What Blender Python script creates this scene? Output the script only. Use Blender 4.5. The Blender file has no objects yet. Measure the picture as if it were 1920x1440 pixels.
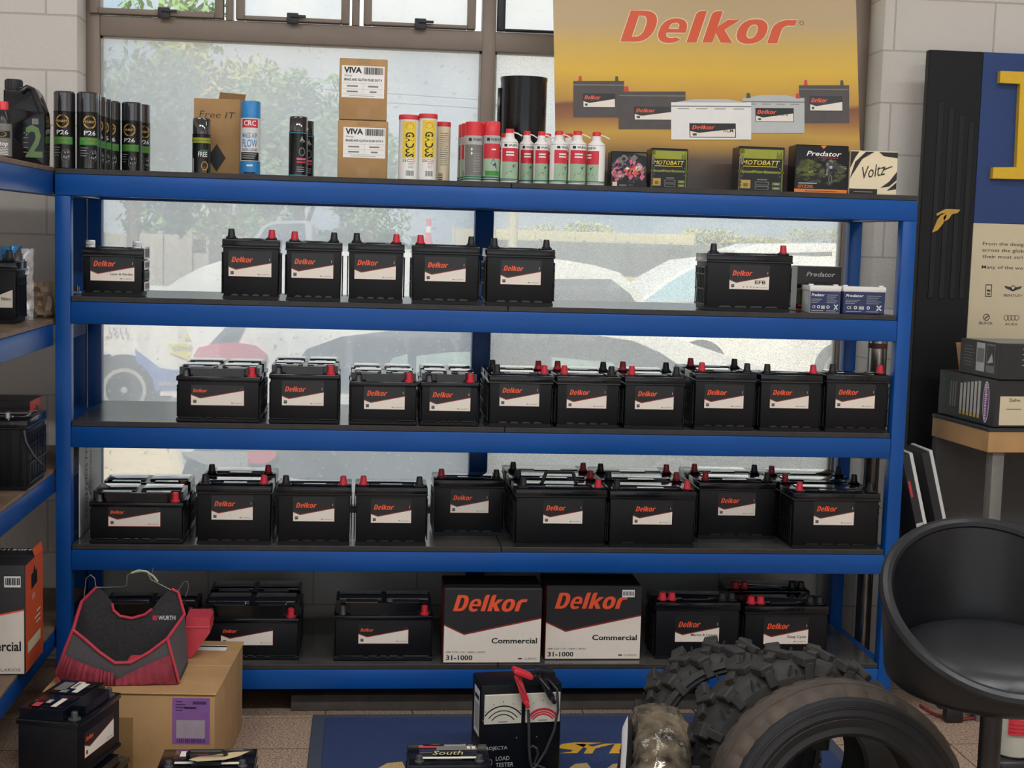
import bpy, bmesh, math, random
from mathutils import Vector, Matrix
from mathutils.geometry import tessellate_polygon
random.seed(7)
PI = math.pi
C = bpy.context.scene.collection
SC = bpy.context.scene

# ------------------------------------------------------------------ camera, sky, light, exposure
F_PX, CAM = 2721.8, Vector((1.016, -4.8783, 1.6587))
YAW, PITCH, ROLL = 0.1012, 0.1007, 0.0285
_f = Vector((math.sin(YAW)*math.cos(PITCH), math.cos(YAW)*math.cos(PITCH), -math.sin(PITCH)))
_r0 = Vector((math.cos(YAW), -math.sin(YAW), 0)); _u0 = _r0.cross(_f)
_r = math.cos(ROLL)*_r0 + math.sin(ROLL)*_u0; _u = _r.cross(_f)
cd = bpy.data.cameras.new('camera'); cam = bpy.data.objects.new('camera', cd); C.objects.link(cam)
cd.sensor_fit = 'HORIZONTAL'; cd.sensor_width = 36.0; cd.lens = 36.0*F_PX/1920
cd.clip_start = .05; cd.clip_end = 500
cam.matrix_world = Matrix(((_r.x, _u.x, -_f.x, CAM.x), (_r.y, _u.y, -_f.y, CAM.y), (_r.z, _u.z, -_f.z, CAM.z), (0, 0, 0, 1)))
SC.camera = cam

vs = SC.view_settings
vs.view_transform = 'Standard'; vs.look = 'None'; vs.gamma = 1; vs.use_curve_mapping = False
vs.exposure = 0.15

def lin(h):
    h = h.lstrip('#'); o = []
    for i in (0, 2, 4):
        c = int(h[i:i+2], 16)/255
        o.append(c/12.92 if c <= .04045 else ((c+.055)/1.055)**2.4)
    return (*o, 1)

w = bpy.data.worlds.new('sky'); SC.world = w; w.use_nodes = True
nt = w.node_tree; nt.nodes.clear()
out = nt.nodes.new('ShaderNodeOutputWorld'); bg = nt.nodes.new('ShaderNodeBackground')
tc = nt.nodes.new('ShaderNodeTexCoord'); no = nt.nodes.new('ShaderNodeTexNoise'); cr = nt.nodes.new('ShaderNodeValToRGB')
no.inputs['Scale'].default_value = 5.0; no.inputs['Detail'].default_value = 6; no.inputs['Roughness'].default_value = .55
cr.color_ramp.elements[0].position = .38; cr.color_ramp.elements[0].color = lin('a9cbe2')
cr.color_ramp.elements[1].position = .58; cr.color_ramp.elements[1].color = lin('fbfbfa')
nt.links.new(tc.outputs['Generated'], no.inputs['Vector']); nt.links.new(no.outputs['Fac'], cr.inputs['Fac'])
nt.links.new(cr.outputs['Color'], bg.inputs['Color']); bg.inputs['Strength'].default_value = 1.05
nt.links.new(bg.outputs['Background'], out.inputs['Surface'])

sd = bpy.data.lights.new('sun', 'SUN'); so = bpy.data.objects.new('sun', sd); C.objects.link(so)
sd.energy = 8.2; sd.angle = .02; sd.color = (1, .95, .87)
so.rotation_euler = (math.radians(29), 0, math.radians(-28))     # from behind the building, high

def fill_lamp(x, y, power, sx=1.2, sy=.25):  # added fill: unseen area lamps under the ceiling that brighten the room
    ld = bpy.data.lights.new('ceiling_fill', 'AREA'); lo = bpy.data.objects.new('ceiling_fill', ld); C.objects.link(lo)
    ld.shape = 'RECTANGLE'; ld.size = sx; ld.size_y = sy; ld.energy = power; ld.color = (.96, .98, 1)
    lo.location = (x, y, 3.28)
for lx in (-.3, 1.6, 3.5):
    fill_lamp(lx, -.75, 9); fill_lamp(lx, -3.15, 40)

# ------------------------------------------------------------------ pixel of the photograph -> point of the place
def ray(px, py): return (_f + _r*((px-960)/F_PX) - _u*((py-720)/F_PX))
def atY(px, py, Y): d = ray(px, py); return CAM + d*((Y-CAM.y)/d.y)
def atZ(px, py, Z): d = ray(px, py); return CAM + d*((Z-CAM.z)/d.z)
def atX(px, py, X): d = ray(px, py); return CAM + d*((X-CAM.x)/d.x)

# ------------------------------------------------------------------ materials
MATS = {}
def mat(key, hexc='808080', rough=.5, metal=0., var=.08, scale=30., bump=0., coat=0., spec=.5, dark=None):
    if key in MATS: return MATS[key]
    m = bpy.data.materials.new(key); m.use_nodes = True; MATS[key] = m
    t = m.node_tree; b = t.nodes['Principled BSDF']
    b.inputs['Roughness'].default_value = rough; b.inputs['Metallic'].default_value = metal
    b.inputs['Coat Weight'].default_value = coat; b.inputs['Specular IOR Level'].default_value = spec
    co = t.nodes.new('ShaderNodeTexCoord'); n = t.nodes.new('ShaderNodeTexNoise')
    n.inputs['Scale'].default_value = scale; n.inputs['Detail'].default_value = 5
    r = t.nodes.new('ShaderNodeValToRGB'); c = lin(hexc)
    r.color_ramp.elements[0].color = (*[x*(1-var) for x in c[:3]], 1) if dark is None else lin(dark)
    r.color_ramp.elements[1].color = (*[min(1, x*(1+var)) for x in c[:3]], 1)
    r.color_ramp.elements[0].position = .3; r.color_ramp.elements[1].position = .7
    t.links.new(co.outputs['Object'], n.inputs['Vector']); t.links.new(n.outputs['Fac'], r.inputs['Fac'])
    t.links.new(r.outputs['Color'], b.inputs['Base Color'])
    if bump:
        bn = t.nodes.new('ShaderNodeBump'); bn.inputs['Strength'].default_value = bump; bn.inputs['Distance'].default_value = .004
        t.links.new(n.outputs['Fac'], bn.inputs['Height']); t.links.new(bn.outputs['Normal'], b.inputs['Normal'])
    return m

M_BLUE = mat('blue_enamel', '0a4b95', .36, var=.10, scale=3, spec=.3)
M_BOARD = mat('dark_ply', '4a4844', .2, var=.28, scale=7, bump=.05)
M_BOARDE = mat('dark_ply_edge', '2e2b29', .6, var=.25, scale=25)
M_BLK = mat('black_plastic', '0d0e12', .45, var=.15, scale=40, bump=.04, spec=.28)
M_LID = mat('black_plastic_lid', '0f1014', .17, var=.12, scale=40, spec=.45)
M_GLOSS = mat('black_gloss', '2c2d31', .07, var=.1, spec=1., coat=1.)
M_RED = mat('red_cap', 'c42a3a', .38, var=.06)
M_CAPK = mat('black_cap', '1d1d20', .4)
M_LABW = mat('label_white', 'e9dfd2', .45, var=.02)
M_LABK = mat('label_black', '1b1a1c', .35, var=.05)
M_ORG = mat('logo_orange', 'ee5a32', .45, var=.03)
M_DRED = mat('logo_dark_red', '8e2a22', .45, var=.03)
M_GRAY = mat('print_grey', '77746f', .5)
M_INK = mat('print_ink', '161616', .5)
M_GREENK = mat('print_dark_green', '2d4a44', .5)
M_WHITE = mat('print_white', 'eeece8', .5, var=.02)
M_STEEL = mat('bare_steel', 'b9bbbd', .28, 1, var=.06)
M_CARD = mat('cardboard', 'b08a5c', .8, var=.08, scale=12, bump=.06)
M_CARDD = mat('cardboard_dark', '8f6b45', .85, var=.1, scale=12)
M_YEL = mat('print_yellow', 'e6c93a', .45, var=.03)

# ------------------------------------------------------------------ mesh building
TXT = {}
def text2d(s, size=1., shear=0., bold=0., space=1.):
    k = (s, round(size, 5), shear, bold, space)
    if k in TXT: return TXT[k]
    cu = bpy.data.curves.new('t', 'FONT'); cu.body = s; cu.size = 1.0; cu.shear = shear; cu.offset = bold*.45
    cu.space_character = space; cu.resolution_u = 2; cu.dimensions = '2D'; cu.fill_mode = 'BOTH'
    ob = bpy.data.objects.new('t', cu); me = ob.to_mesh()
    v = [(p.co.x*size, p.co.y*size) for p in me.vertices]; f = [tuple(p.vertices) for p in me.polygons]
    ob.to_mesh_clear(); bpy.data.objects.remove(ob); bpy.data.curves.remove(cu)
    TXT[k] = (v, f); return TXT[k]

class MB:
    def __init__(s): s.v = []; s.f = []; s.m = []; s.mats = []
    def mi(s, m):
        if m not in s.mats: s.mats.append(m)
        return s.mats.index(m)
    def add(s, vs, fs, m, xf=None):
        b = len(s.v); i = s.mi(m)
        s.v += [tuple(xf(*p)) for p in vs] if xf else [tuple(p) for p in vs]
        for f in fs: s.f.append(tuple(b+q for q in f)); s.m.append(i)
        return s
    def bm(s, bm, m, M=None):
        vs = [tuple((M @ v.co) if M else v.co) for v in bm.verts]; bm.verts.index_update()
        s.add(vs, [tuple(v.index for v in f.verts) for f in bm.faces], m); bm.free(); return s
    def box(s, x0, x1, y0, y1, z0, z1, m, bev=0., seg=2, M=None, taper=0.):
        bm = bmesh.new(); bmesh.ops.create_cube(bm, size=1)
        for v in bm.verts:
            k = taper if v.co.z < 0 else 0
            v.co = Vector(((x0+x1)/2+v.co.x*(x1-x0-2*k), (y0+y1)/2+v.co.y*(y1-y0-2*k), (z0+z1)/2+v.co.z*(z1-z0)))
        if bev: bmesh.ops.bevel(bm, geom=bm.edges[:], offset=bev, segments=seg, affect='EDGES', profile=.5, clamp_overlap=True)
        return s.bm(bm, m, M)
    def lathe(s, prof, m, n=28, c=(0, 0, 0), axis='z', rf=None, cap0=False, cap1=False):
        vs = []; fs = []; L = len(prof)
        for i in range(n):
            a = 2*PI*i/n
            for j, (r, z) in enumerate(prof):
                if rf: r = rf(r, z, i, j)
                x, y = r*math.cos(a), r*math.sin(a)
                p = (x, y, z) if axis == 'z' else ((x, z, y) if axis == 'y' else (z, x, y))
                vs.append((p[0]+c[0], p[1]+c[1], p[2]+c[2]))
        for i in range(n):
            k = (i+1) % n
            for j in range(L-1): fs.append((i*L+j, k*L+j, k*L+j+1, i*L+j+1) if axis != 'y' else (i*L+j, i*L+j+1, k*L+j+1, k*L+j))
        if cap0: fs.append(tuple(i*L for i in range(n))[::-1])
        if cap1: fs.append(tuple(i*L+L-1 for i in range(n)))
        return s.add(vs, fs, m)
    def cyl(s, r, z0, z1, m, n=24, c=(0, 0, 0), bev=.002, axis='z'):
        return s.lathe([(r-bev, z0), (r, z0+bev), (r, z1-bev), (r-bev, z1)], m, n, c, axis, cap0=True, cap1=True)
    def tube(s, path, r, m, n=8, closed=False, rr=None):
        P = [Vector(p) for p in path]; vs = []; fs = []; L = len(P); prev = None
        for i, p in enumerate(P):
            a = P[(i-1) % L] if (i or closed) else p; b = P[(i+1) % L] if (i < L-1 or closed) else p
            t = (b-a).normalized()
            if prev is None: nrm = t.orthogonal().normalized()
            else:
                nrm = prev - t*prev.dot(t)
                nrm = nrm.normalized() if nrm.length > 1e-6 else t.orthogonal().normalized()
            prev = nrm; bi = t.cross(nrm); q = rr[i] if rr else r
            for k in range(n):
                an = 2*PI*k/n; vs.append(tuple(p + nrm*(q*math.cos(an)) + bi*(q*math.sin(an))))
        for i in range(L if closed else L-1):
            j = (i+1) % L
            for k in range(n): fs.append((i*n+k, i*n+(k+1) % n, j*n+(k+1) % n, j*n+k))
        if not closed: fs += [tuple(range(n))[::-1], tuple((L-1)*n+k for k in range(n))]
        return s.add(vs, fs, m)
    def prism(s, poly, d0, d1, m, axis='y'):
        """polygon extruded along an axis: y -> poly is (x,z); x -> (y,z); z -> (x,y)"""
        n = len(poly)
        def P(p, d): return {'y': (p[0], d, p[1]), 'x': (d, p[0], p[1]), 'z': (p[0], p[1], d)}[axis]
        vs = [P(p, d0) for p in poly] + [P(p, d1) for p in poly]
        tris = tessellate_polygon([[Vector((p[0], p[1], 0)) for p in poly]])
        fs = [tuple(t) for t in tris] + [tuple(n+q for q in t[::-1]) for t in tris]
        fs += [(i, (i+1) % n, n+(i+1) % n, n+i) for i in range(n)]
        b = MB(); b.add(vs, fs, m); bm = bmesh.new()
        for v in b.v: bm.verts.new(v)
        bm.verts.ensure_lookup_table()
        for f in b.f:
            try: bm.faces.new([bm.verts[q] for q in f])
            except ValueError: pass
        bmesh.ops.recalc_face_normals(bm, faces=bm.faces[:])
        return s.bm(bm, m)
    # printing on a surface: xf maps (u, v) to 3-D
    def rect(s, xf, u0, u1, v0, v1, m, n=1):
        vs = []; fs = []
        for i in range(n+1):
            u = u0+(u1-u0)*i/n; vs += [(u, v0), (u, v1)]
        for i in range(n): fs.append((2*i, 2*i+2, 2*i+3, 2*i+1))
        return s.add(vs, fs, m, xf)
    def poly(s, xf, loops, m):
        if not isinstance(loops[0][0], (tuple, list)): loops = [loops]
        flat = [p for l in loops for p in l]
        tr = tessellate_polygon([[Vector((p[0], p[1], 0)) for p in l] for l in loops])
        return s.add(flat, [tuple(t) for t in tr], m, xf)
    def text(s, xf, st, u, v, h, m, bold=.0, shear=0., fit=None, rot=0., space=1., align='l'):
        """h = capital height; fit = total width"""
        vv, ff = text2d(st, 1., shear, bold, space)
        if not vv: return s
        x0 = min(p[0] for p in vv); x1 = max(p[0] for p in vv); k = h/.69
        kx = fit/(x1-x0) if fit else k
        W = (x1-x0)*kx; off = {'l': 0, 'c': -W/2, 'r': -W}[align]
        pts = [((p[0]-x0)*kx+off, p[1]*k) for p in vv]
        if rot: c_, s_ = math.cos(rot), math.sin(rot); pts = [(a*c_-b*s_, a*s_+b*c_) for a, b in pts]
        return s.add([(u+a, v+b) for a, b in pts], ff, m, xf)
    def build(s, name, parent=None, loc=None, smooth=True):
        me = bpy.data.meshes.new(name); me.from_pydata(s.v, [], s.f)
        for m in s.mats: me.materials.append(m)
        me.polygons.foreach_set('material_index', s.m)
        if smooth:
            me.polygons.foreach_set('use_smooth', [True]*len(s.f)); me.set_sharp_from_angle(angle=math.radians(32))
        me.update()
        o = bpy.data.objects.new(name, me); C.objects.link(o)
        if parent: o.parent = parent
        if loc: o.location = loc
        return o

def front(y, x=0, z=0, k=1):
    return lambda u, v: (x+u, y-.0005*k, z+v)
def back_(y, x=0, z=0, k=1): return lambda u, v: (x-u, y+.0005*k, z+v)
def rside(X, y=0, z=0, k=1): return lambda u, v: (X+.0005*k, y+u, z+v)
def lside(X, y=0, z=0, k=1): return lambda u, v: (X-.0005*k, y-u, z+v)
def topz(Z, x=0, y=0, k=1): return lambda u, v: (x+u, y+v, Z+.0005*k)
def cylx(r, k=1, a0=0., z=0.):
    R = r+.0004*k
    return lambda u, v: (R*math.sin(u/r+a0), -R*math.cos(u/r+a0), z+v)

def thing(name, label, cat, loc=(0, 0, 0), rz=0., group=None):
    o = bpy.data.objects.new(name, None); C.objects.link(o); o.empty_display_size = .05
    o.location = loc; o.rotation_euler = (0, 0, rz); o['label'] = label; o['category'] = cat
    if group: o['group'] = group
    return o
def tag(o, label, cat, group=None, kind=None):
    o['label'] = label; o['category'] = cat
    if group: o['group'] = group
    if kind: o['kind'] = kind
    return o
def struct(o, label=None):
    o['kind'] = 'structure'
    if label: o['label'] = label
    return o
def copy_tree(o, parent=None):
    c = o.copy(); C.objects.link(c)
    if parent: c.parent = parent
    for ch in list(o.children): copy_tree(ch, c)
    return c

# ------------------------------------------------------------------ the battery maker's wordmark, drawn letter by letter
def arc(cx, cy, rx, ry, a0, a1, n=10, p=2.3):
    o = []
    for i in range(n+1):
        a = math.radians(a0+(a1-a0)*i/n); c, s_ = math.cos(a), math.sin(a)
        o.append((cx+rx*math.copysign(abs(c)**(2/p), c), cy+ry*math.copysign(abs(s_)**(2/p), s_)))
    return o
GLY = [
    [[(0, 0), (.45, 0)] + arc(.45, .5, .48, .5, -90, 90, 12) + [(0, 1)], [(.3, .16), (.3, .84), (.42, .84)] + arc(.42, .5, .2, .34, 90, -90, 10) + [(.42, .16)]],
    [arc(1.49, .37, .42, .40, 8, 318, 22) + [(1.66, .16)] + arc(1.52, .30, .2, .17, -60, -180, 6) + [(1.33, .31), (1.91, .31)], arc(1.5, .5, .15, .13, 0, 180, 8) + [(1.35, .43), (1.65, .43)]],
    [[(2.04, 0), (2.35, 0), (2.35, 1.02), (2.2, 1.02)] + arc(2.2, .86, .16, .16, 90, 180, 5)],
    [[(2.53, 0), (2.84, 0), (2.84, .32), (3.1, 0), (3.46, 0), (3.08, .42), (3.46, .74), (3.08, .74), (2.84, .5), (2.84, 1.02), (2.69, 1.02)] + arc(2.69, .86, .16, .16, 90, 180, 5)],
    [arc(3.96, .375, .46, .40, 0, 352, 28), arc(3.96, .375, .16, .23, 0, 345, 18)],
    [[(4.55, 0), (4.86, 0), (4.86, .38)] + arc(5.04, .40, .18, .18, 180, 90, 6) + [(5.24, .58), (5.24, .76), (5.0, .76)] + arc(5.0, .42, .45, .34, 90, 180, 8)],
]
def wordmark(mb, xf, u, v, h, m, width=None, grow=0.):
    k = h; kx = width/5.5 if width else h
    for loops in GLY:
        ls = []
        for li, l in enumerate(loops):
            n = len(l); pts = l
            if grow:
                ar = sum(l[i][0]*l[(i+1) % n][1]-l[(i+1) % n][0]*l[i][1] for i in range(n))
                sg = (1 if ar > 0 else -1)*(1 if li == 0 else -1); pts = []
                for i in range(n):
                    a, b = l[i-1], l[(i+1) % n]; dx, dy = b[0]-a[0], b[1]-a[1]; L = math.hypot(dx, dy) or 1
                    pts.append((l[i][0]+sg*dy/L*grow, l[i][1]-sg*dx/L*grow))
            ls.append([(u+(p[0]+.34*p[1])*kx, v+p[1]*k) for p in pts])
        mb.poly(xf, ls, m)
# ------------------------------------------------------------------ the setting
WALLY, WINY = .68, .87
def block_mat():
    m = bpy.data.materials.new('painted_block'); m.use_nodes = True; t = m.node_tree; b = t.nodes['Principled BSDF']
    co = t.nodes.new('ShaderNodeTexCoord'); mp = t.nodes.new('ShaderNodeMapping'); mp.inputs['Rotation'].default_value = (PI/2, 0, 0)
    mp.inputs['Location'].default_value = (.17, .02, .0)
    br = t.nodes.new('ShaderNodeTexBrick'); br.inputs['Scale'].default_value = 1; br.inputs['Brick Width'].default_value = .4; br.inputs['Row Height'].default_value = .2
    br.inputs['Mortar Size'].default_value = .004; br.inputs['Mortar Smooth'].default_value = .4
    br.inputs['Color1'].default_value = lin('dcd6ce'); br.inputs['Color2'].default_value = lin('d7d1c9'); br.inputs['Mortar'].default_value = lin('bdb7b0')
    n = t.nodes.new('ShaderNodeTexNoise'); n.inputs['Scale'].default_value = 60; n.inputs['Detail'].default_value = 6
    mx = t.nodes.new('ShaderNodeMath'); mx.operation = 'MULTIPLY_ADD'; mx.inputs[1].default_value = -1.2
    bn = t.nodes.new('ShaderNodeBump'); bn.inputs['Strength'].default_value = .5; bn.inputs['Distance'].default_value = .006
    L = t.links.new
    L(co.outputs['Object'], mp.inputs['Vector']); L(mp.outputs['Vector'], br.inputs['Vector']); L(co.outputs['Object'], n.inputs['Vector'])
    L(br.outputs['Color'], b.inputs['Base Color']); L(br.outputs['Fac'], mx.inputs[0]); L(n.outputs['Fac'], mx.inputs[2])
    L(mx.outputs[0], bn.inputs['Height']); L(bn.outputs['Normal'], b.inputs['Normal']); b.inputs['Roughness'].default_value = .55
    return m
M_BLOCK = block_mat()
def floor_mat():
    m = bpy.data.materials.new('speckled_tile'); m.use_nodes = True; t = m.node_tree; b = t.nodes['Principled BSDF']; L = t.links.new
    co = t.nodes.new('ShaderNodeTexCoord'); br = t.nodes.new('ShaderNodeTexBrick'); br.offset = 0
    br.inputs['Scale'].default_value = 1; br.inputs['Brick Width'].default_value = .3; br.inputs['Row Height'].default_value = .3; br.inputs['Mortar Size'].default_value = .0025
    br.inputs['Color1'].default_value = lin('b99f8a'); br.inputs['Color2'].default_value = lin('b09783'); br.inputs['Mortar'].default_value = lin('5c554c')
    n = t.nodes.new('ShaderNodeTexNoise'); n.inputs['Scale'].default_value = 130; n.inputs['Detail'].default_value = 3
    r = t.nodes.new('ShaderNodeValToRGB'); r.color_ramp.elements[0].position = .38; r.color_ramp.elements[0].color = lin('8f867a'); r.color_ramp.elements[1].position = .55; r.color_ramp.elements[1].color = (1, 1, 1, 1)
    mx = t.nodes.new('ShaderNodeMix'); mx.data_type = 'RGBA'; mx.blend_type = 'MULTIPLY'; mx.inputs['Factor'].default_value = .8
    L(co.outputs['Object'], br.inputs['Vector']); L(co.outputs['Object'], n.inputs['Vector']); L(n.outputs['Fac'], r.inputs['Fac'])
    L(br.outputs['Color'], mx.inputs['A']); L(r.outputs['Color'], mx.inputs['B']); L(mx.outputs['Result'], b.inputs['Base Color']); b.inputs['Roughness'].default_value = .5
    return m
M_CEIL = mat('ceiling_white', 'd8d4cc', .8)
RX0, RX1, RYB = -1.6, 5.2, -9.0
fl = MB().box(RX0, RX1, RYB, WINY+.12, -.12, 0, floor_mat()).build('floor'); struct(fl)
fc = MB().box(-20, 24, -45, RYB, -.14, -.02, mat('bounce_concrete', 'b9bcc0', .9, var=.1, scale=2)).build('ground_bounce'); struct(fc)  # unseen ground added before the open front, bounces sunlight onto the shelves
ce = MB().box(RX0, RX1, RYB, WINY+.3, 3.3, 3.42, M_CEIL).build('ceiling'); struct(ce)
wl = MB().box(RX0-.2, RX0, RYB, WINY+.12, 0, 3.3, M_BLOCK).build('wall_left'); struct(wl)
wr = MB().box(RX1, RX1+.2, RYB, WINY+.12, 0, 3.3, M_BLOCK).build('wall_right'); struct(wr)
OX0 = atY(146, 120, WALLY).x; OX1 = atY(1652, 150, WALLY).x; OZ0, OZ1 = .52, 2.75
bw = MB()
bw.box(RX0, OX0, WALLY, WINY+.12, 0, 3.3, M_BLOCK, .012, 2); bw.box(OX1, RX1, WALLY, WINY+.12, 0, 3.3, M_BLOCK, .012, 2)
bw.box(OX0, OX1, WALLY, WINY+.12, 0, OZ0, M_BLOCK); bw.box(OX0, OX1, WALLY, WINY+.12, OZ1, 3.3, M_BLOCK)
struct(bw.build('wall_back'))

# window: frame of brown aluminium, mullion, transom, opening sashes over the fixed panes
M_ALU = mat('brown_aluminium', '8b7c70', .45, .15, var=.06, scale=8)
M_ALUD = mat('black_aluminium', '26292e', .4, .1)
M_PUTTY = mat('glazing_bead', 'b9b4ad', .5)
def wz(py, px=900): return atY(px, py, WINY).z
def wx(px, py=250): return atY(px, py, WINY).x
gx0 = wx(190, 250); gx1 = wx(1574, 480); mx0, mx1 = wx(900, 200), wx(925, 200)
tz0, tz1 = wz(97, 890), wz(60, 890)            # transom
FY0, FY1 = WINY-.03, WINY+.05
win = thing('window_1', 'brown aluminium shopfront window with dusty panes behind the blue rack', 'window', (0, 0, 0)); win['kind'] = 'structure'
fr = MB()
fr.box(OX0, gx0, FY0, FY1, OZ0, OZ1, M_ALU, .004); fr.box(gx1, OX1, FY0, FY1, OZ0, OZ1, M_ALU, .004)
fr.box(gx0, gx1, FY0, FY1, OZ0, OZ0+.06, M_ALU, .004); fr.box(gx0, gx1, FY0, FY1, OZ1-.06, OZ1, M_ALU, .004)
fr.box(mx0, mx1, FY0-.005, FY1, OZ0+.06, OZ1-.06, M_ALU, .004); fr.box(gx0, gx1, FY0-.002, FY1, tz0, tz1, M_ALU, .004)
fr.build('window_frame', win)
bd = MB()
for a, b in ((gx0, mx0), (mx1, gx1)):
    for q in (a, b-.008): bd.box(q, q+.008, FY0+.02, FY0+.035, OZ0+.06, tz0, M_PUTTY)
    bd.box(a, b, FY0+.02, FY0+.035, tz0-.008, tz0, M_PUTTY)
bd.build('glazing_bead', win)
def glass_mat(key, base, amp, scale, thr, tint):
    """window glass under a film of dust: clear where clean, milky where dusty, small brighter specks"""
    m = bpy.data.materials.new(key); m.use_nodes = True; t = m.node_tree; t.nodes.clear(); L = t.links.new
    o = t.nodes.new('ShaderNodeOutputMaterial'); tr = t.nodes.new('ShaderNodeBsdfTransparent'); tl = t.nodes.new('ShaderNodeBsdfTranslucent'); df = t.nodes.new('ShaderNodeBsdfDiffuse'); gl = t.nodes.new('ShaderNodeBsdfGlossy')
    tl.inputs['Color'].default_value = lin(tint); df.inputs['Color'].default_value = lin('b8b4aa'); gl.inputs['Roughness'].default_value = .02
    tr.inputs['Color'].default_value = (.93, .95, .95, 1)
    co = t.nodes.new('ShaderNodeTexCoord'); a = t.nodes.new('ShaderNodeTexNoise'); a.inputs['Scale'].default_value = 3; a.inputs['Detail'].default_value = 6
    s = t.nodes.new('ShaderNodeTexNoise'); s.inputs['Scale'].default_value = scale; s.inputs['Detail'].default_value = 2
    r1 = t.nodes.new('ShaderNodeMapRange'); r1.inputs['From Min'].default_value = .3; r1.inputs['From Max'].default_value = .7; r1.inputs['To Min'].default_value = base-.07; r1.inputs['To Max'].default_value = base+.07
    r2 = t.nodes.new('ShaderNodeMapRange'); r2.inputs['From Min'].default_value = thr; r2.inputs['From Max'].default_value = thr+.08; r2.inputs['To Min'].default_value = 0; r2.inputs['To Max'].default_value = amp
    ad = t.nodes.new('ShaderNodeMath'); ad.operation = 'ADD'; ad.use_clamp = True
    L(co.outputs['Object'], a.inputs['Vector']); L(co.outputs['Object'], s.inputs['Vector']); L(a.outputs['Fac'], r1.inputs['Value']); L(s.outputs['Fac'], r2.inputs['Value'])
    L(r1.outputs['Result'], ad.inputs[0]); L(r2.outputs['Result'], ad.inputs[1])
    md = t.nodes.new('ShaderNodeMixShader'); md.inputs[0].default_value = .12; L(tl.outputs[0], md.inputs[1]); L(df.outputs[0], md.inputs[2])
    mx = t.nodes.new('ShaderNodeMixShader'); L(ad.outputs[0], mx.inputs[0]); L(tr.outputs[0], mx.inputs[1]); L(md.outputs[0], mx.inputs[2])
    mg = t.nodes.new('ShaderNodeMixShader'); mg.inputs[0].default_value = .03; L(mx.outputs[0], mg.inputs[1]); L(gl.outputs[0], mg.inputs[2])
    L(mg.outputs[0], o.inputs['Surface']); return m
G_L = glass_mat('dusty_glass', .49, .25, 55, .64, 'd8e0ec')
G_R = glass_mat('dusty_speckled_glass', .34, .30, 230, .50, 'e6eaee')
G_C = glass_mat('clean_glass', .10, .2, 40, .68, 'ffffff')
MB().box(gx0, mx0, WINY+.012, WINY+.016, OZ0+.06, tz0, G_L).build('pane', win)['label'] = 'left pane, milky with dust'
MB().box(mx1, gx1, WINY+.012, WINY+.016, OZ0+.06, tz0, G_R).build('pane', win)['label'] = 'right pane, finely speckled'
stk = MB(); q0 = atY(362, 474, WINY+.011); q1 = atY(386, 449, WINY+.011); stk.box(q0.x, q1.x, WINY+.0095, WINY+.0105, q0.z, q1.z, glass_mat('sticker_film', .72, .25, 90, .5, 'f4f4f4')); stk.build('sticker', win)
# opening sashes above the transom: three brown, one black
def sash(a, b, ypx, hw, m, latch):
    za = tz1+.004; s_ = MB(); zt = OZ1-.065
    zg = wz(ypx, (a+b)/2); xa, xb = wx(a, ypx), wx(b, ypx)
    s_.box(xa-hw, xa, FY0-.02, FY0+.03, za, zt, m, .003); s_.box(xb, xb+hw, FY0-.02, FY0+.03, za, zt, m, .003)
    s_.box(xa, xb, FY0-.02, FY0+.03, za, zg, m, .003); s_.box(xa, xb, FY0-.02, FY0+.03, zt-.05, zt, m, .003)
    o = s_.build('sash', win)
    MB().box(xa, xb, FY0+.005, FY0+.009, zg, zt-.05, G_C).build('pane', o)
    if latch:
        l = MB(); lx = wx(latch, ypx+15)
        l.box(lx-.022, lx+.022, FY0-.034, FY0-.02, za-.01, za+.03, M_ALUD, .003); l.box(lx-.008, lx+.05, FY0-.044, FY0-.034, za+.012, za+.022, M_ALUD, .002)
        l.build('latch', o)
sash(188, 405, 22, .032, M_ALU, 311); sash(460, 640, 36, .032, M_ALU, 550); sash(697, 875, 47, .032, M_ALU, 787); sash(945, 1100, 60, .03, M_ALUD, None)
for a, b in ((425, 437), (660, 674)):
    MB().box(wx(a, 40), wx(b, 40), FY0-.004, FY1, tz1, OZ1-.06, M_ALU, .003).build('mullion', win)
MB().box(OX0, OX1, WALLY-.01, FY0, OZ0-.002, OZ0+.02, M_PUTTY, .004).build('window_sill', win)

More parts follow.
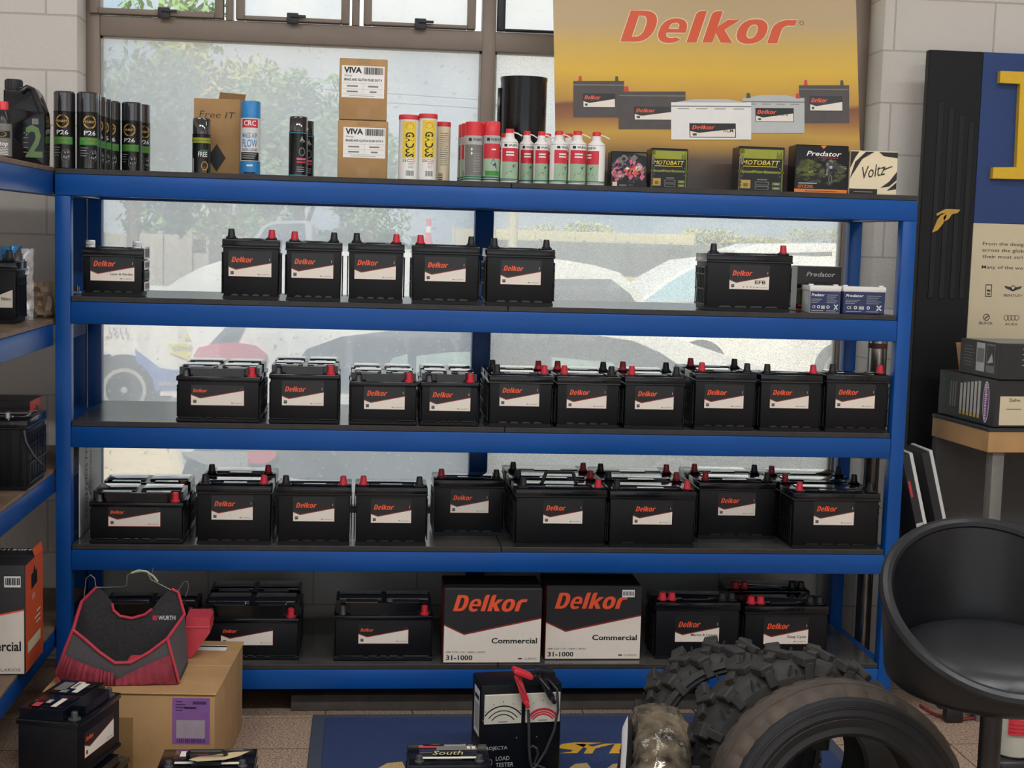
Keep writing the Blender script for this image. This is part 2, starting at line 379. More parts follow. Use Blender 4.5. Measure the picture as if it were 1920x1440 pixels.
# ------------------------------------------------------------------ the blue rack
RW, RD = 2.90, .604
BEAMZ = [(1.7528, 1.8225), (1.3352, 1.4084), (.925, .9952), (.5111, .5805), (.10, .1688)]
BT = .018
SH = [b[1]+BT+.001 for b in BEAMZ]
Z1, Z2, Z3, Z4, Z5 = SH
rack = thing('storage_rack', 'long blue welded steel rack with five dark shelf boards full of batteries', 'rack')
def post(mbname, x0, y0, par, w=.05, z1=1.7528, m=M_BLUE): MB().box(x0, x0+w, y0, y0+w, 0, z1, m, .004).build(mbname, par)
for x in (0, RW-.05): post('post', x, 0, rack)
bx = atY(907, 480, RD-.05).x
for x in (0, bx-.035, RW-.05): post('post', x, RD-.05, rack, .05 if x != bx-.035 else .07)
for i, (a, b) in enumerate(BEAMZ):
    top = i == 0
    MB().box(0 if top else .05, RW if top else RW-.05, 0 if top else .001, .05, a, b, M_BLUE, .004).build('front_beam', rack)
    MB().box(0 if top else .05, RW if top else RW-.05, RD-.05, RD, a, b, M_BLUE, .004).build('rear_beam', rack)
    for x in (.001, RW-.049): MB().box(x, x+.048, .05, RD-.05, a, b, M_BLUE, .004).build('side_beam', rack)
    e = 0 if top else .052
    for k, (xa, xb) in enumerate(((e, 1.49), (1.492, RW-e))):
        m_ = MB(); m_.box(xa, xb, .002+.002*k, RD-.002, b, b+BT, M_BOARDE, .002, 1)
        m_.rect(topz(b+BT, 0, 0, .4), xa+.003, xb-.003, .006, RD-.006, M_BOARD); m_.build('shelf_board', rack)

# ------------------------------------------------------------------ the left unit, standing at a right angle
M_BRNB = mat('worn_brown_board', '7b6450', .5, var=.3, scale=18)
unit = thing('shelving_unit', 'blue steel shelving unit with worn brown boards along the left side', 'rack', (-.006, 0, 0))
LZ = []
for (bt, bb, th) in ((322, 366, 9), (608, 648, 9), (888, 926, 7), (1184, 1218, 6)):
    LZ.append((atY(102, bb, 0).z, atY(102, bt, 0).z, atY(102, bt-th, 0).z))
LY0, LY1, LDX = -1.75, .56, .58
for a, b, t_ in LZ:
    MB().box(-.05, 0, LY0, LY1, a, b, M_BLUE, .004).build('front_beam', unit)
    MB().box(-LDX, -LDX+.05, LY0, LY1, a, b, M_BLUE, .004).build('rear_beam', unit)
    q = MB(); q.box(-LDX, 0, LY0, LY1, b, t_, M_BRNB, .002, 1); q.build('shelf_board', unit)
for x in (-.05, -LDX):
    for y in (LY0-.05, LY1): MB().box(x, x+.05, y, y+.05, 0, LZ[0][1], M_BLUE, .004).build('post', unit)
LS = [t_+.001 for a, b, t_ in LZ]
# ------------------------------------------------------------------ batteries
def lab_jis(mb, xf, k_xf, w, kind=None):
    """xf(u,v,layer) label of width w from its lower left corner"""
    x = lambda k: (lambda u, v: k_xf(u, v, k))
    h = .60*w
    mb.rect(x(1), 0, w, 0, h, M_LABK)
    mb.poly(x(2), [(0, 0), (w, 0), (w, .345*w), (.17*w, .178*w), (0, .245*w)], M_DRED)
    mb.poly(x(3), [(.006*w, .006*w), (.994*w, .006*w), (.994*w, .325*w), (.17*w, .155*w), (.006*w, .22*w)], M_LABW)
    wordmark(mb, x(3), .07*w, .335*w, .125*w, M_ORG, .5*w)
    mb.rect(x(3), .95*w, .957*w, .38*w, .44*w, M_WHITE)
    if kind != 'lawn' and kind != 'plain' and kind != 'marine' and kind != 'deep':
        mb.rect(x(4), .05*w, .125*w, .05*w, .125*w, M_GREENK); mb.rect(x(5), .065*w, .11*w, .085*w, .112*w, M_GRAY)
    mb.text(x(4), 'CLARIOS', .74*w, .045*w, .024*w, M_GRAY, fit=.21*w); mb.rect(x(4), .68*w, .72*w, .05*w, .066*w, M_INK)
    if kind == 'lawn': mb.text(x(4), 'Lawn & Garden', .46*w, .14*w, .05*w, M_INK, bold=.02, fit=.5*w)
    if kind == 'marine': mb.text(x(4), 'Marine & Leisure', .36*w, .14*w, .05*w, M_INK, bold=.02, fit=.6*w)
    if kind == 'deep': mb.text(x(4), 'Deep Cycle', .53*w, .14*w, .055*w, M_INK, bold=.02, fit=.42*w)
    if kind == 'EFB':
        mb.text(x(4), 'EFB', .64*w, .14*w, .085*w, M_INK, bold=.03, fit=.27*w)
        for q in (.34, .43, .52, .6): mb.rect(x(4), q*w, (q+.035)*w, .05*w, .075*w, M_GRAY)
def lab_din(mb, k_xf, w):
    x = lambda k: (lambda u, v: k_xf(u, v, k))
    mb.rect(x(1), 0, w, 0, .385*w, M_LABK)
    mb.poly(x(2), [(-.008*w, -.012*w), (1.008*w, -.012*w), (1.008*w, .3*w), (.17*w, .145*w), (-.008*w, .21*w)], M_DRED)
    mb.poly(x(3), [(.0, .0), (w, 0), (w, .285*w), (.17*w, .125*w), (0, .19*w)], M_LABW)
    wordmark(mb, x(3), .035*w, .245*w, .065*w, M_ORG, .27*w)
    mb.rect(x(4), .04*w, .10*w, .04*w, .10*w, M_GREENK); mb.rect(x(5), .052*w, .088*w, .068*w, .09*w, M_GRAY)
    mb.text(x(4), 'CLARIOS', .81*w, .035*w, .018*w, M_GRAY, fit=.16*w); mb.rect(x(4), .76*w, .795*w, .04*w, .052*w, M_INK)
    mb.rect(x(3), .93*w, .97*w, .315*w, .322*w, M_GRAY)

BM = {}
def side_ribs(c, W, D, H):
    for sx in (-1, 1):
        X = sx*W/2
        a, b = (X-.0005, X+.0025) if sx > 0 else (X-.0025, X+.0005)
        for z in (.018, H*.36, H*.62, H-.05): c.box(a, b, .012, D-.012, z, z+.006, M_BLK)
        n = 7
        for i in range(n):
            y = .016+(D-.037)*i/(n-1); c.box(a, b, y, y+.004, .024, H-.05, M_BLK)
def cap_mesh(m, r=.012, h=.032, post=True):
    c = MB()
    c.lathe([(r*1.35, 0), (r*1.35, h*.16), (r*1.08, h*.2), (r*.86, h*.95), (r*.72, h)], m, 16, cap0=True, cap1=True)
    return c
def jis(root, W, D, H, caps, label, handle=False, double=False, lug=False):
    key = ('jis', round(W, 4), D, round(H, 4)); base = .0
    c = MB(); lh = .026
    c.box(-W/2+.003, W/2-.003, .003, D-.003, 0, H-lh+.004, M_BLK, .004, 2, taper=.002)
    c.box(-W/2+.003, W/2-.003, .001, .004, 0, .012, M_BLK)
    for i in range(4):
        u0 = -W*.36+W*.72*i/4+.004; u1 = -W*.36+W*.72*(i+1)/4-.004
        c.prism([(u0, .013), (u1, .013), (u1-.006, .019), (u0+.006, .019)], -.0015, .004, M_LID)
    side_ribs(c, W, D, H)
    c.build('case', root)
    l = MB(); l.box(-W/2, W/2, 0, D, H-lh, H, M_LID, .003, 2)
    l.box(-W/2-.001, W/2+.001, -.001, D+.001, H-lh-.003, H-lh+.004, M_LID, .0015, 1)
    for i in range(18):
        u = -W*.2+W*.4*i/17; l.box(u-.0008, u+.0008, -.0016, .001, H-lh+.007, H-.004, M_LID)
    l.build('lid', root)
    v = MB(); v.box(-W*.36, W*.36, D*.30, D*.92, H-.001, H+.004, M_GLOSS, .002, 2); v.box(-W*.16, W*.16, D*.22, D*.4, H-.001, H+.004, M_GLOSS, .002, 1)
    v.build('vent_cover', root)
    for sx, k in ((-1, caps[0]), (1, caps[1])):
        if k == '-': continue
        m = M_RED if k == 'r' else M_CAPK
        for q in ((0, .034) if double else (0,)):
            b = MB(); b.box(-.018, .018, -.016, .016, 0, .006, M_LID, .002, 1); cp = cap_mesh(m, .0115 if not double else .0135, .03 if not double else .026); 
            b.add([(x_, y_, z_+.004) for x_, y_, z_ in cp.v], cp.f, m)
            o = b.build('terminal_cap', root, (sx*(W/2-.028)-(sx*q), .028, H)); o['label'] = ('red' if k == 'r' else 'black')+' terminal cap'
    if lug:
        for sx in (-1, 1):
            b = MB(); b.box(-.015, .015, -.008, .008, 0, .006, M_STEEL, .001); b.box(-.015, .015, -.002, .002, .004, .024, M_STEEL, .001)
            for q in (-.007, .007): b.cyl(.0035, -.004, .001, M_STEEL, 10, (q, 0, .015), .0005, 'y')
            b.build('terminal', root, (sx*(W/2-.022), .02, H))['label'] = 'upright metal bolt terminal'
    if handle:
        hx = W*.17; p = [(-hx*1.15, D*.5, H+.004), (-hx*1.1, D*.42, H+.012), (-hx*.9, D*.4, H+.045), (-hx*.8, D*.4, H+.05), (hx*.8, D*.4, H+.05), (hx*.9, D*.4, H+.045), (hx*1.1, D*.42, H+.012), (hx*1.15, D*.5, H+.004)]
        MB().tube(p, .0065, M_CAPK, 8).build('handle', root)
def din(root, W, D, H, caps, lh=.033, covers=True, hclip=False):
    c = MB(); zt = H-lh
    c.box(-W/2+.005, W/2-.005, .005, D-.005, 0, zt-.012, M_BLK, .004, 2)
    c.box(-W/2, W/2, 0, D, 0, .014, M_BLK, .003, 1)
    for a, b in ((-.46, -.2), (-.15, -.06), (-.03, .03), (.06, .15), (.2, .46)): c.box(W*a, W*b, -.001, .006, .014, .018, M_LID, .001, 1)
    side_ribs(c, W-.006, D, H-.02)
    c.build('case', root)
    l = MB(); l.box(-W/2, W/2, 0, D, zt-.016, zt, M_LID, .003, 2)
    n, d = .055, .04
    P = [(-W/2+n, .006), (W/2-n, .006), (W/2-n, d), (W/2-.006, d), (W/2-.006, D-.006), (-W/2+.006, D-.006), (-W/2+.006, d), (-W/2+n, d)]
    l.prism(P, zt-.002, H-.006, M_LID, 'z')
    for a, b in ((-W/2+n+.004, -.014), (.014, W/2-n-.004)): l.box(a, b, .004, .007, zt+.003, zt+.008, M_LID)
    l.build('lid', root)
    for a, b in ((-W/2+.016, -.008), (.008, W/2-.016)):
        v = MB(); v.box(a, b, d+.006, D-.012, H-.007, H, M_GLOSS, .003, 2); v.box(a+.02, b-.012 if a < 0 else b-.03, .007, d+.01, H-.008, H-.002, M_GLOSS, .002, 1); v.build('vent_cover', root)
    for sx, k in ((-1, caps[0]), (1, caps[1])):
        o = MB()
        if k == 'r':
            o.lathe([(.0165, 0), (.0165, .005), (.0125, .007), (.0115, min(lh-.006, .029)), (.009, min(lh-.003, .032))], M_RED, 16, cap0=True, cap1=True)
            q = o.build('terminal_cap', root, (sx*(W/2-.03), .022, zt)); q['label'] = 'red terminal cap'
        elif k == 'p':
            o.lathe([(.012, 0), (.011, .003), (.009, lh*.6), (.008, lh*.62)], mat('lead_grey', '57585a', .5, .6), 14, cap0=True, cap1=True)
            o.build('terminal', root, (sx*(W/2-.03), .022, zt))

BCOUNT = 0
def battery(kind, x0, x1, yt, shelf, caps, lab, label, Y=.014, D=.173, lab_kind=None, rz=0., group=None, cat='battery', **kw):
    """x0, x1, yt: left and right edge and lid edge of the front face in the photograph; lab = (x0, x1, bottom) of its label"""
    a = atY(x0, yt+50, Y); b = atY(x1, yt+50, Y); W = b.x-a.x; X = (a.x+b.x)/2
    H = atY((x0+x1)/2, yt, Y).z-shelf
    root = thing('car_battery', label, cat, (X, Y, shelf), rz, group)
    if kind == 'jis': jis(root, W, D, H, caps, label, **kw)
    else: din(root, W, D, H, caps, **kw)
    if lab:
        la = atY(lab[0], lab[2], Y); lb = atY(lab[1], lab[2], Y); lw = lb.x-la.x
        fy = .003 if kind == 'jis' else .005
        u0, v0 = la.x-X, max(.03, (la.z+lb.z)/2-shelf)
        mb = MB(); xf = lambda u, v, k: (u0+u, fy-.0005*k, v0+v)
        (lab_jis(mb, None, xf, lw, lab_kind) if kind == 'jis' or lw < .16 else lab_din(mb, xf, lw))
        mb.build('label', root)
    return root
def behind(root, label, rows=1, gap=.006, D=.173, dx=0., group=None, drop=(), i=1):
    """a further battery of the same kind standing right behind"""
    c = copy_tree(root); c.location = (root.location.x+dx, root.location.y+(D+gap)*i, root.location.z); c['label'] = label
    if group: c['group'] = group
    return c
G2, G3, G4, G5 = 'batteries on the second shelf', 'batteries on the third shelf', 'batteries on the fourth shelf', 'batteries on the bottom shelf'
# second shelf
b_ = battery('jis', 155, 268, 465, Z2, '--', (169, 252, 527), 'small lawn and garden battery with metal bolt terminals at the left end, second shelf', D=.13, lab_kind='lawn', lug=True, group=G2)
st = MB(); WW = .1
for k_, (za, zb) in enumerate(((.02, .05), (.055, .085), (.09, .12), (.125, .165))):
    X_ = (atY(268, 510, .014).x-atY(155, 510, .014).x)/2+.004
    st.box(X_-.001, X_, .012, .118, za, zb, M_WHITE if k_ != 1 else M_GREENK)
    for q in range(6): st.rect(rside(X_), .02+.016*q, .03+.016*q, za+.006, zb-.006, M_INK if k_ else M_GRAY)
st.build('side_sticker', b_)['label'] = 'white printed side sticker'
battery('jis', 416, 524, 449, Z2, 'kr', (428, 509, 519), 'slim tall battery with red right cap, leftmost of three alike on the second shelf', D=.127, group=G2)
battery('jis', 535, 641, 454, Z2, 'rk', (546, 625, 522), 'slim tall battery with red left cap, middle of three alike on the second shelf', D=.127, group=G2)
battery('jis', 652, 758, 457, Z2, 'kr', (664, 742, 524), 'slim tall battery without a square label mark, right of three alike on the second shelf', D=.127, lab_kind='plain', group=G2)
battery('jis', 772, 899, 461, Z2, 'rk', (796, 873, 528), 'wide battery with red left cap just left of the rack centre post, second shelf', group=G2)
battery('jis', 911, 1040, 467, Z2, 'kk', (938, 1014, 534), 'battery with two black terminal posts, right of the centre post on the second shelf', group=G2)
battery('jis', 1324, 1485, 477, Z2, 'kr', (1367, 1442, 543), 'large EFB battery standing alone toward the right of the second shelf', lab_kind='EFB', group=G2)
# third shelf
r = battery('din', 330, 488, 688, Z3, 'pr', (358, 457, 760), 'widest low battery with recessed red cap, leftmost on the third shelf, front of its pair', D=.175, group=G3)
behind(r, 'wide low battery behind the leftmost one on the third shelf', D=.175, dx=.002, group=G3)
r = battery('din', 504, 636, 684, Z3, 'pr', (528, 607, 761), 'low battery second from left on the third shelf, front of its pair', D=.175, group=G3)
behind(r, 'low battery behind the second from left on the third shelf', D=.175, group=G3)
r = battery('din', 655, 783, 698, Z3, 'pr', (682, 759, 768), 'low battery third from left on the third shelf, front of its pair', D=.175, group=G3)
behind(r, 'low battery behind the third from left on the third shelf', D=.175, dx=-.004, group=G3)
r = battery('din', 788, 898, 699, Z3, 'pr', (805, 882, 771), 'narrowest low battery, left of the centre post on the third shelf, front of its pair', D=.175, group=G3)
behind(r, 'narrow low battery behind the one left of the centre post on the third shelf', D=.175, group=G3)
r = battery('jis', 916, 1036, 704, Z3, 'kr', (936, 1011, 762), 'first battery right of the centre post on the third shelf, front of its pair', group=G3)
behind(r, 'battery behind the first one right of the centre post on the third shelf', group=G3)
r = battery('jis', 1043, 1162, 706, Z3, 'rk', (1062, 1137, 766), 'second battery right of the centre post on the third shelf, front of its pair', group=G3)
behind(r, 'battery behind the second one right of the centre post on the third shelf', group=G3)
r = battery('jis', 1170, 1284, 707, Z3, 'rk', (1190, 1263, 768), 'third battery right of the centre post on the third shelf, front of its pair', group=G3)
behind(r, 'battery behind the third one right of the centre post on the third shelf', group=G3)
r = battery('jis', 1302, 1417, 700, Z3, 'rk', (1320, 1394, 766), 'tall battery third from the right on the third shelf, front of its pair', group=G3)
behind(r, 'battery behind the third from the right on the third shelf', group=G3)
battery('jis', 1425, 1541, 703, Z3, 'kr', (1443, 1516, 766), 'second battery from the right on the third shelf, single', group=G3)
battery('jis', 1548, 1667, 703, Z3, 'kr', (1566, 1640, 766), 'battery at the right end of the third shelf beside the post', group=G3)
# fourth shelf
r = battery('din', 167, 344, 922, Z4, 'pr', (203, 300, 987), 'long low battery at the left end of the fourth shelf, front of its pair', D=.175, lh=.036, group=G4)
behind(r, 'long low battery behind the left end one on the fourth shelf', D=.175, gap=.03, group=G4)
r = battery('jis', 367, 509, 911, Z4, 'kr', (396, 474, 975), 'battery second from left on the fourth shelf, black left cap, front of its pair', group=G4)
behind(r, 'battery behind the second from left on the fourth shelf', group=G4, gap=.04, dx=.0)
battery('jis', 519, 658, 913, Z4, 'kr', (549, 627, 978), 'battery third from left on the fourth shelf with red right cap, single', group=G4)
battery('jis', 665, 801, 914, Z4, 'rk', (695, 771, 981), 'battery fourth from left on the fourth shelf with red left cap, single', group=G4)
battery('jis', 812, 945, 900, Z4, 'rk', (844, 916, 962), 'battery set back from the shelf edge below the centre post on the fourth shelf', Y=atZ(880, 1004, Z4).y, group=G4)
r = battery('jis', 966, 1137, 918, Z4, 'kr', (1018, 1092, 982), 'battery with a raised black carry handle on the fourth shelf, front of three', handle=True, group=G4)
no_h = copy_tree(r)
for ch in list(no_h.children):
    if ch.name.startswith('handle'): bpy.data.objects.remove(ch)
no_h.location.y += .179; no_h['label'] = 'battery right behind the one with the carry handle on the fourth shelf'
behind(no_h, 'battery at the back behind the one with the carry handle on the fourth shelf', group=G4)
r = battery('jis', 1142, 1304, 921, Z4, 'kr', (1186, 1260, 984), 'battery just right of the handled one on the fourth shelf, front of three', group=G4)
behind(r, 'middle battery of the row right of the handled one on the fourth shelf', group=G4)
behind(r, 'rear battery of the row right of the handled one on the fourth shelf', i=2, group=G4)
r = battery('jis', 1309, 1454, 905, Z4, 'rk', (1346, 1416, 967), 'battery set back second from the right on the fourth shelf, front of its pair', Y=.17, group=G4)
behind(r, 'battery behind the set back one, second from the right on the fourth shelf', group=G4)
r = battery('jis', 1486, 1649, 925, Z4, 'rk', (1525, 1601, 985), 'battery at the right end of the fourth shelf, front of three', group=G4)
behind(r, 'middle battery of the row at the right end of the fourth shelf', group=G4)
behind(r, 'rear battery of the row at the right end of the fourth shelf', i=2, group=G4)
# bottom shelf
r = battery('din', 378, 561, 1133, Z5, 'pr', (414, 511, 1210), 'large low battery on the bottom shelf just right of the tool bag', D=.175, lh=.05, Y=.05, group=G5)
behind(r, 'large low battery in the dark behind the one right of the tool bag', D=.175, group=G5)
battery('din', 190, 372, 1131, Z5, 'pp', None, 'large battery on the bottom shelf hidden behind the red and grey tool bag', D=.175, lh=.05, Y=.08, group=G5)
r = battery('din', 626, 812, 1128, Z5, 'pr', (672, 765, 1207), 'large low battery on the bottom shelf just left of the two white and black cartons', D=.175, lh=.05, Y=.04, group=G5)
r = battery('jis', 1228, 1387, 1130, Z5, 'rk', (1265, 1348, 1204), 'marine battery with paired red caps on the bottom shelf just right of the cartons', double=True, lab_kind='marine', Y=.06, group=G5)
r = battery('jis', 1395, 1552, 1137, Z5, 'rk', (1431, 1515, 1208), 'deep cycle battery with paired red caps on the bottom shelf, above the tyres', double=True, lab_kind='deep', Y=.05, group=G5)
behind(r, 'battery in the dark behind the deep cycle one on the bottom shelf', gap=.05, group=G5)
# ------------------------------------------------------------------ goods on top of the rack
M_CANK = mat('can_black', '161719', .28, .1)
M_CANW = mat('can_white', 'e4e2dd', .35, var=.02)
M_CANG = mat('can_grey', 'b5b6b4', .35, var=.03)
M_GRN = mat('print_green', '3f8a3c', .45); M_DGRN = mat('print_bottle_green', '1e6b4c', .45); M_PGRN = mat('print_pale_green', '9db79a', .45)
M_TEAL = mat('print_teal', '3f97ab', .4); M_CYAN = mat('print_blue', '2f86c6', .38); M_NAVY = mat('print_navy', '22315c', .45)
M_PRED = mat('print_red', 'cc3040', .42, var=.03); M_CAPR = mat('cap_red', 'd8343c', .35, var=.03)
M_GOLD = mat('print_gold', 'c9a04a', .45); M_BLUEP = mat('print_mid_blue', '2c4f8f', .5); M_CREAM = mat('print_cream', 'e6d6b4', .5, var=.02)
M_LIME = mat('print_lime', '959a2c', .45); M_PINK = mat('print_pink', 'd0708a', .5); M_OLIVE = mat('print_olive', '6d7422', .5)

def pick(px, py, shelf): return atZ(px, py, shelf)
def on_top(px, Y, Z=None, py=330): p = atY(px, py, Y); return (p.x, Y, Z1 if Z is None else Z)
def hgt(px, py, Y, Z=None): return atY(px, py, Y).z-(Z1 if Z is None else Z)
def wid(a, b, Y, py=300): return atY(b, py, Y).x-atY(a, py, Y).x

def can_body(mb, r, h, m, neck=.85):
    mb.lathe([(r*.9, 0), (r, .002), (r, .004), (r*.985, .006), (r*.985, h-.006), (r, h-.004), (r, h-.002), (r*neck, h)], m, 36, cap0=True, cap1=True)
def band(mb, r, z0, z1, m, a=PI, k=1, a0=0.): mb.rect(cylx(r*.985, k, a0), -a*r*.985, a*r*.985, z0, z1, m, 40)

def degreaser(root, r, h, variant='P26', turn=0.):
    hc = h*.26
    b = MB(); hb = h-hc; can_body(b, r, hb, M_CANK)
    x = cylx(r*.985, 1, turn); x2 = cylx(r*.985, 2, turn); x3 = cylx(r*.985, 3, turn)
    gx, gz, gr = 0, hb*.82, r*.62
    b.poly(x, [[(gx+gr*math.cos(a), gz+gr*math.sin(a)) for a in [2*PI*i/28 for i in range(28)]], [(gx+gr*.8*math.cos(a), gz+gr*.8*math.sin(a)) for a in [2*PI*i/28 for i in range(28)]]], M_GOLD)
    b.rect(x2, -gr*1.1, gr*1.1, gz-gr*.25, gz+gr*.25, M_CANK, 6); b.text(x3, 'PENRITE', 0, gz-gr*.18, gr*.36, M_GOLD, bold=.03, fit=gr*2, align='c')
    b.text(x, 'P26', 0, hb*.59, hb*.075, M_WHITE, bold=.03, fit=r*1.1, align='c')
    b.rect(x, -r*1.0, r*1.0, hb*.42, hb*.55, M_GRN, 10); b.text(x2, 'MULTIPURPOSE', 0, hb*.5, hb*.032, M_LIME, bold=.02, fit=r*1.5, align='c'); b.text(x2, 'CLEANER', 0, hb*.445, hb*.036, M_LIME, bold=.02, fit=r*.95, align='c')
    for i in range(4): b.rect(x, -r*.9, -r*.9+r*(.7-.12*(i % 2)), hb*(.36-.045*i), hb*(.368-.045*i), M_CANG, 4)
    eng = [(-.1, .1), (.05, .02), (.3, .0), (.62, .06), (.72, .2), (.7, .33), (.5, .4), (.35, .36), (.15, .38), (-.05, .3)]
    b.poly(x, [(p[0]*r, hb*.12+p[1]*hb*.55) for p in eng], M_GRAY)
    for q in ((.1, .12), (.3, .1), (.5, .14), (.2, .26), (.45, .27)): b.rect(x2, q[0]*r, q[0]*r+.1*r, hb*.12+q[1]*hb*.55, hb*.12+q[1]*hb*.55+.03*hb, M_CANG, 2)
    b.rect(x, PI*.62*r, PI*.8*r, hb*.1, hb*.9, M_GRAY, 4)
    b.build('body', root)
    c = MB(); c.lathe([(r*.985, 0), (r*.985, hc*.92), (r*.9, hc*.99), (r*.6, hc), (0.0005, hc)], M_GLOSS, 32); c.build('cap', root, (0, 0, hb-.001))
GD = 'black degreaser spray cans at the left end of the rack top'
r26 = wid(101, 142, .06)/2
deg = [(121, .07, 0, 'black degreaser spray can leftmost on the rack top, beside the tall black oil bottle'), (164.5, .07, .4, 'second black degreaser can from the left on the rack top, label turned sideways'),
       (170, .16, .2, 'degreaser can directly behind the second one, showing only a sliver'), (180, .235, .3, 'degreaser can third deep in the row at the left end of the rack top'),
       (191, .31, .3, 'degreaser can fourth deep in the row at the left end of the rack top'), (207, .385, .1, 'degreaser can fifth deep in the row, half its label showing'),
       (247, .40, -.1, 'degreaser can at the right front of the back row, label facing out'), (263, .48, .6, 'rearmost degreaser can peeking out at the right of its row')]
hh = hgt(121, 171, .07)
for i, (px, Y, tn, lb) in enumerate(deg):
    t = thing('spray_can', lb, 'spray can', on_top(px, Y), 0, GD); degreaser(t, r26, hh, turn=tn)

# lone cans
def plain_can(px, Y, ytop, wpx, body, capm, caph, lb, prints, name='spray_can'):
    r = wid(px-wpx/2, px+wpx/2, Y)/2; h = hgt(px, ytop, Y); hc = h*caph; hb = h-hc
    t = thing(name, lb, 'spray can', on_top(px, Y)); b = MB(); can_body(b, r, hb, body, .9); prints(b, r, hb); b.build('body', t)
    c = MB(); c.lathe([(r*.96, 0), (r*.96, hc*.9), (r*.88, hc*.98), (r*.6, hc), (.0005, hc)], capm, 32); c.build('cap', t, (0, 0, hb-.001)); return t
def pr_free(b, r, h):
    x = cylx(r*.985, 1); x2 = cylx(r*.985, 2)
    band(b, r, h*.77, h*.9, M_LIME); b.rect(cylx(r*.985, 2), -PI*r, PI*r, h*.82, h*.845, M_OLIVE, 40)
    b.text(x2, 'FREE', r*.25, h*.44, h*.12, M_WHITE, bold=.02, fit=r*1.0, align='c'); b.rect(x2, -r*.1, r*.9, h*.58, h*.61, M_DGRN, 6)
    b.poly(x2, [(r*(.45+.38*math.cos(a)), h*(.22+.11*math.sin(a))) for a in [2*PI*i/14 for i in range(14)]], M_GOLD)
    b.poly(x2, [(r*(.45+.28*math.cos(a)), h*(.12+.08*math.sin(a))) for a in [2*PI*i/14 for i in range(14)]], mat('print_brown', '7a4a22', .5))
    b.rect(x2, -r*1.3, -r*.8, h*.05, h*.4, M_CANG, 4)
plain_can(377.5, .26, 221, 35, M_CANK, M_GLOSS, .28, 'short black can with a yellow band in front of the brown open carton', pr_free)
def pr_crc(b, r, h):
    x = cylx(r*.985, 1); x2 = cylx(r*.985, 2); x3 = cylx(r*.985, 3)
    b.rect(x, -r*.85, r*.85, h*.83, h*.99, M_PRED, 8); b.text(x2, 'CRC', 0, h*.865, h*.085, M_WHITE, bold=.05, fit=r*1.25, align='c')
    b.text(x, 'MASS AIR', 0, h*.655, h*.085, M_CYAN, bold=.02, fit=r*1.6, align='c'); b.text(x, 'FLOW', 0, h*.50, h*.13, M_CYAN, bold=.03, fit=r*1.6, align='c')
    b.text(x, 'SENSOR CLEANER', 0, h*.43, h*.045, M_NAVY, bold=.02, fit=r*1.65, align='c')
    b.rect(x, -r*1.0, r*1.0, h*.27, h*.41, M_INK, 8)
    for i in range(3): b.rect(x2, -r*.8, r*(.7-.1*i), h*(.375-.035*i), h*(.385-.035*i), M_CANG, 6)
    band(b, r, .006, h*.26, M_CYAN); b.rect(x2, -r*.6, r*.6, .008, h*.07, M_INK, 6); b.rect(x2, -r*.3, r*.3, h*.17, h*.2, M_WHITE, 4)
plain_can(469, .24, 189, 38, M_CANW, M_CYAN, .23, 'tall white and blue spray can with a bright blue cap overlapping the brown carton', pr_crc)
def pr_teal(b, r, h):
    x2 = cylx(r*.985, 2)
    band(b, r, h*.955, h*.985, M_TEAL); band(b, r, .006, h*.06, M_TEAL)
    b.poly(x2, [(r*.2, h*.78), (r*.45, h*.9), (r*.5, h*.84), (r*.8, h*.78), (r*.5, h*.76)], M_CANG)
    b.poly(x2, [[(r*(.45+.36*math.cos(a)), h*(.56+.1*math.sin(a))) for a in [2*PI*i/16 for i in range(16)]], [(r*(.45+.24*math.cos(a)), h*(.56+.066*math.sin(a))) for a in [2*PI*i/16 for i in range(16)]]], M_GRAY)
    for z_, m_ in ((.38, M_PINK), (.31, M_PRED)): b.rect(x2, -r*.1, r*.9, h*z_, h*(z_+.045), m_, 6)
    for i in range(3): b.rect(x2, -r*.1, r*.75, h*(.22-.045*i), h*(.232-.045*i), M_CANG, 5)
plain_can(558.5, .22, 218, 36, M_CANK, M_GLOSS, .25, 'black can with thin teal bands standing alone right of the blue capped can', pr_teal)
plain_can(572, .30, 226, 33, M_CANK, M_GLOSS, .25, 'black teal-banded can mostly hidden behind its twin', pr_teal)

# open brown carton with handwriting
Y = .33; cx0, cx1 = atY(363, 300, Y).x, atY(449, 300, Y).x; ch = hgt(400, 185, Y)
t = thing('carton', 'open plain brown carton with handwriting and a black diamond mark, behind two spray cans', 'box', ((cx0+cx1)/2, Y, Z1)); W_ = cx1-cx0
b = MB(); b.box(-W_/2, W_/2, 0, .004, 0, ch, M_CARD, .001, 1); b.box(-W_/2, W_/2, .116, .12, 0, ch, M_CARD, .001, 1); b.box(-W_/2, -W_/2+.004, .004, .116, 0, ch, M_CARD); b.box(W_/2-.004, W_/2, .004, .116, 0, ch, M_CARD); b.box(-W_/2, W_/2, .004, .116, 0, .004, M_CARD)
x = front(0); b.text(x, 'Free IT', -W_*.38, ch*.76, ch*.085, M_INK, bold=-.02, fit=W_*.78, rot=-.03, shear=.15)
b.poly(x, [(W_*.0, ch*.06), (W_*.20, ch*.24), (W_*.0, ch*.42), (-W_*.2, ch*.24)], M_INK)
b.build('body', t)
b = MB(); M_ = Matrix.Translation((0, 0, ch)) @ Matrix.Rotation(.5, 4, 'X') @ Matrix.Rotation(.06, 4, 'Y'); b.box(.0, W_/2+.012, .06, .12, -.03, -.027, M_CARDD, M=M_); b.build('flap', t)

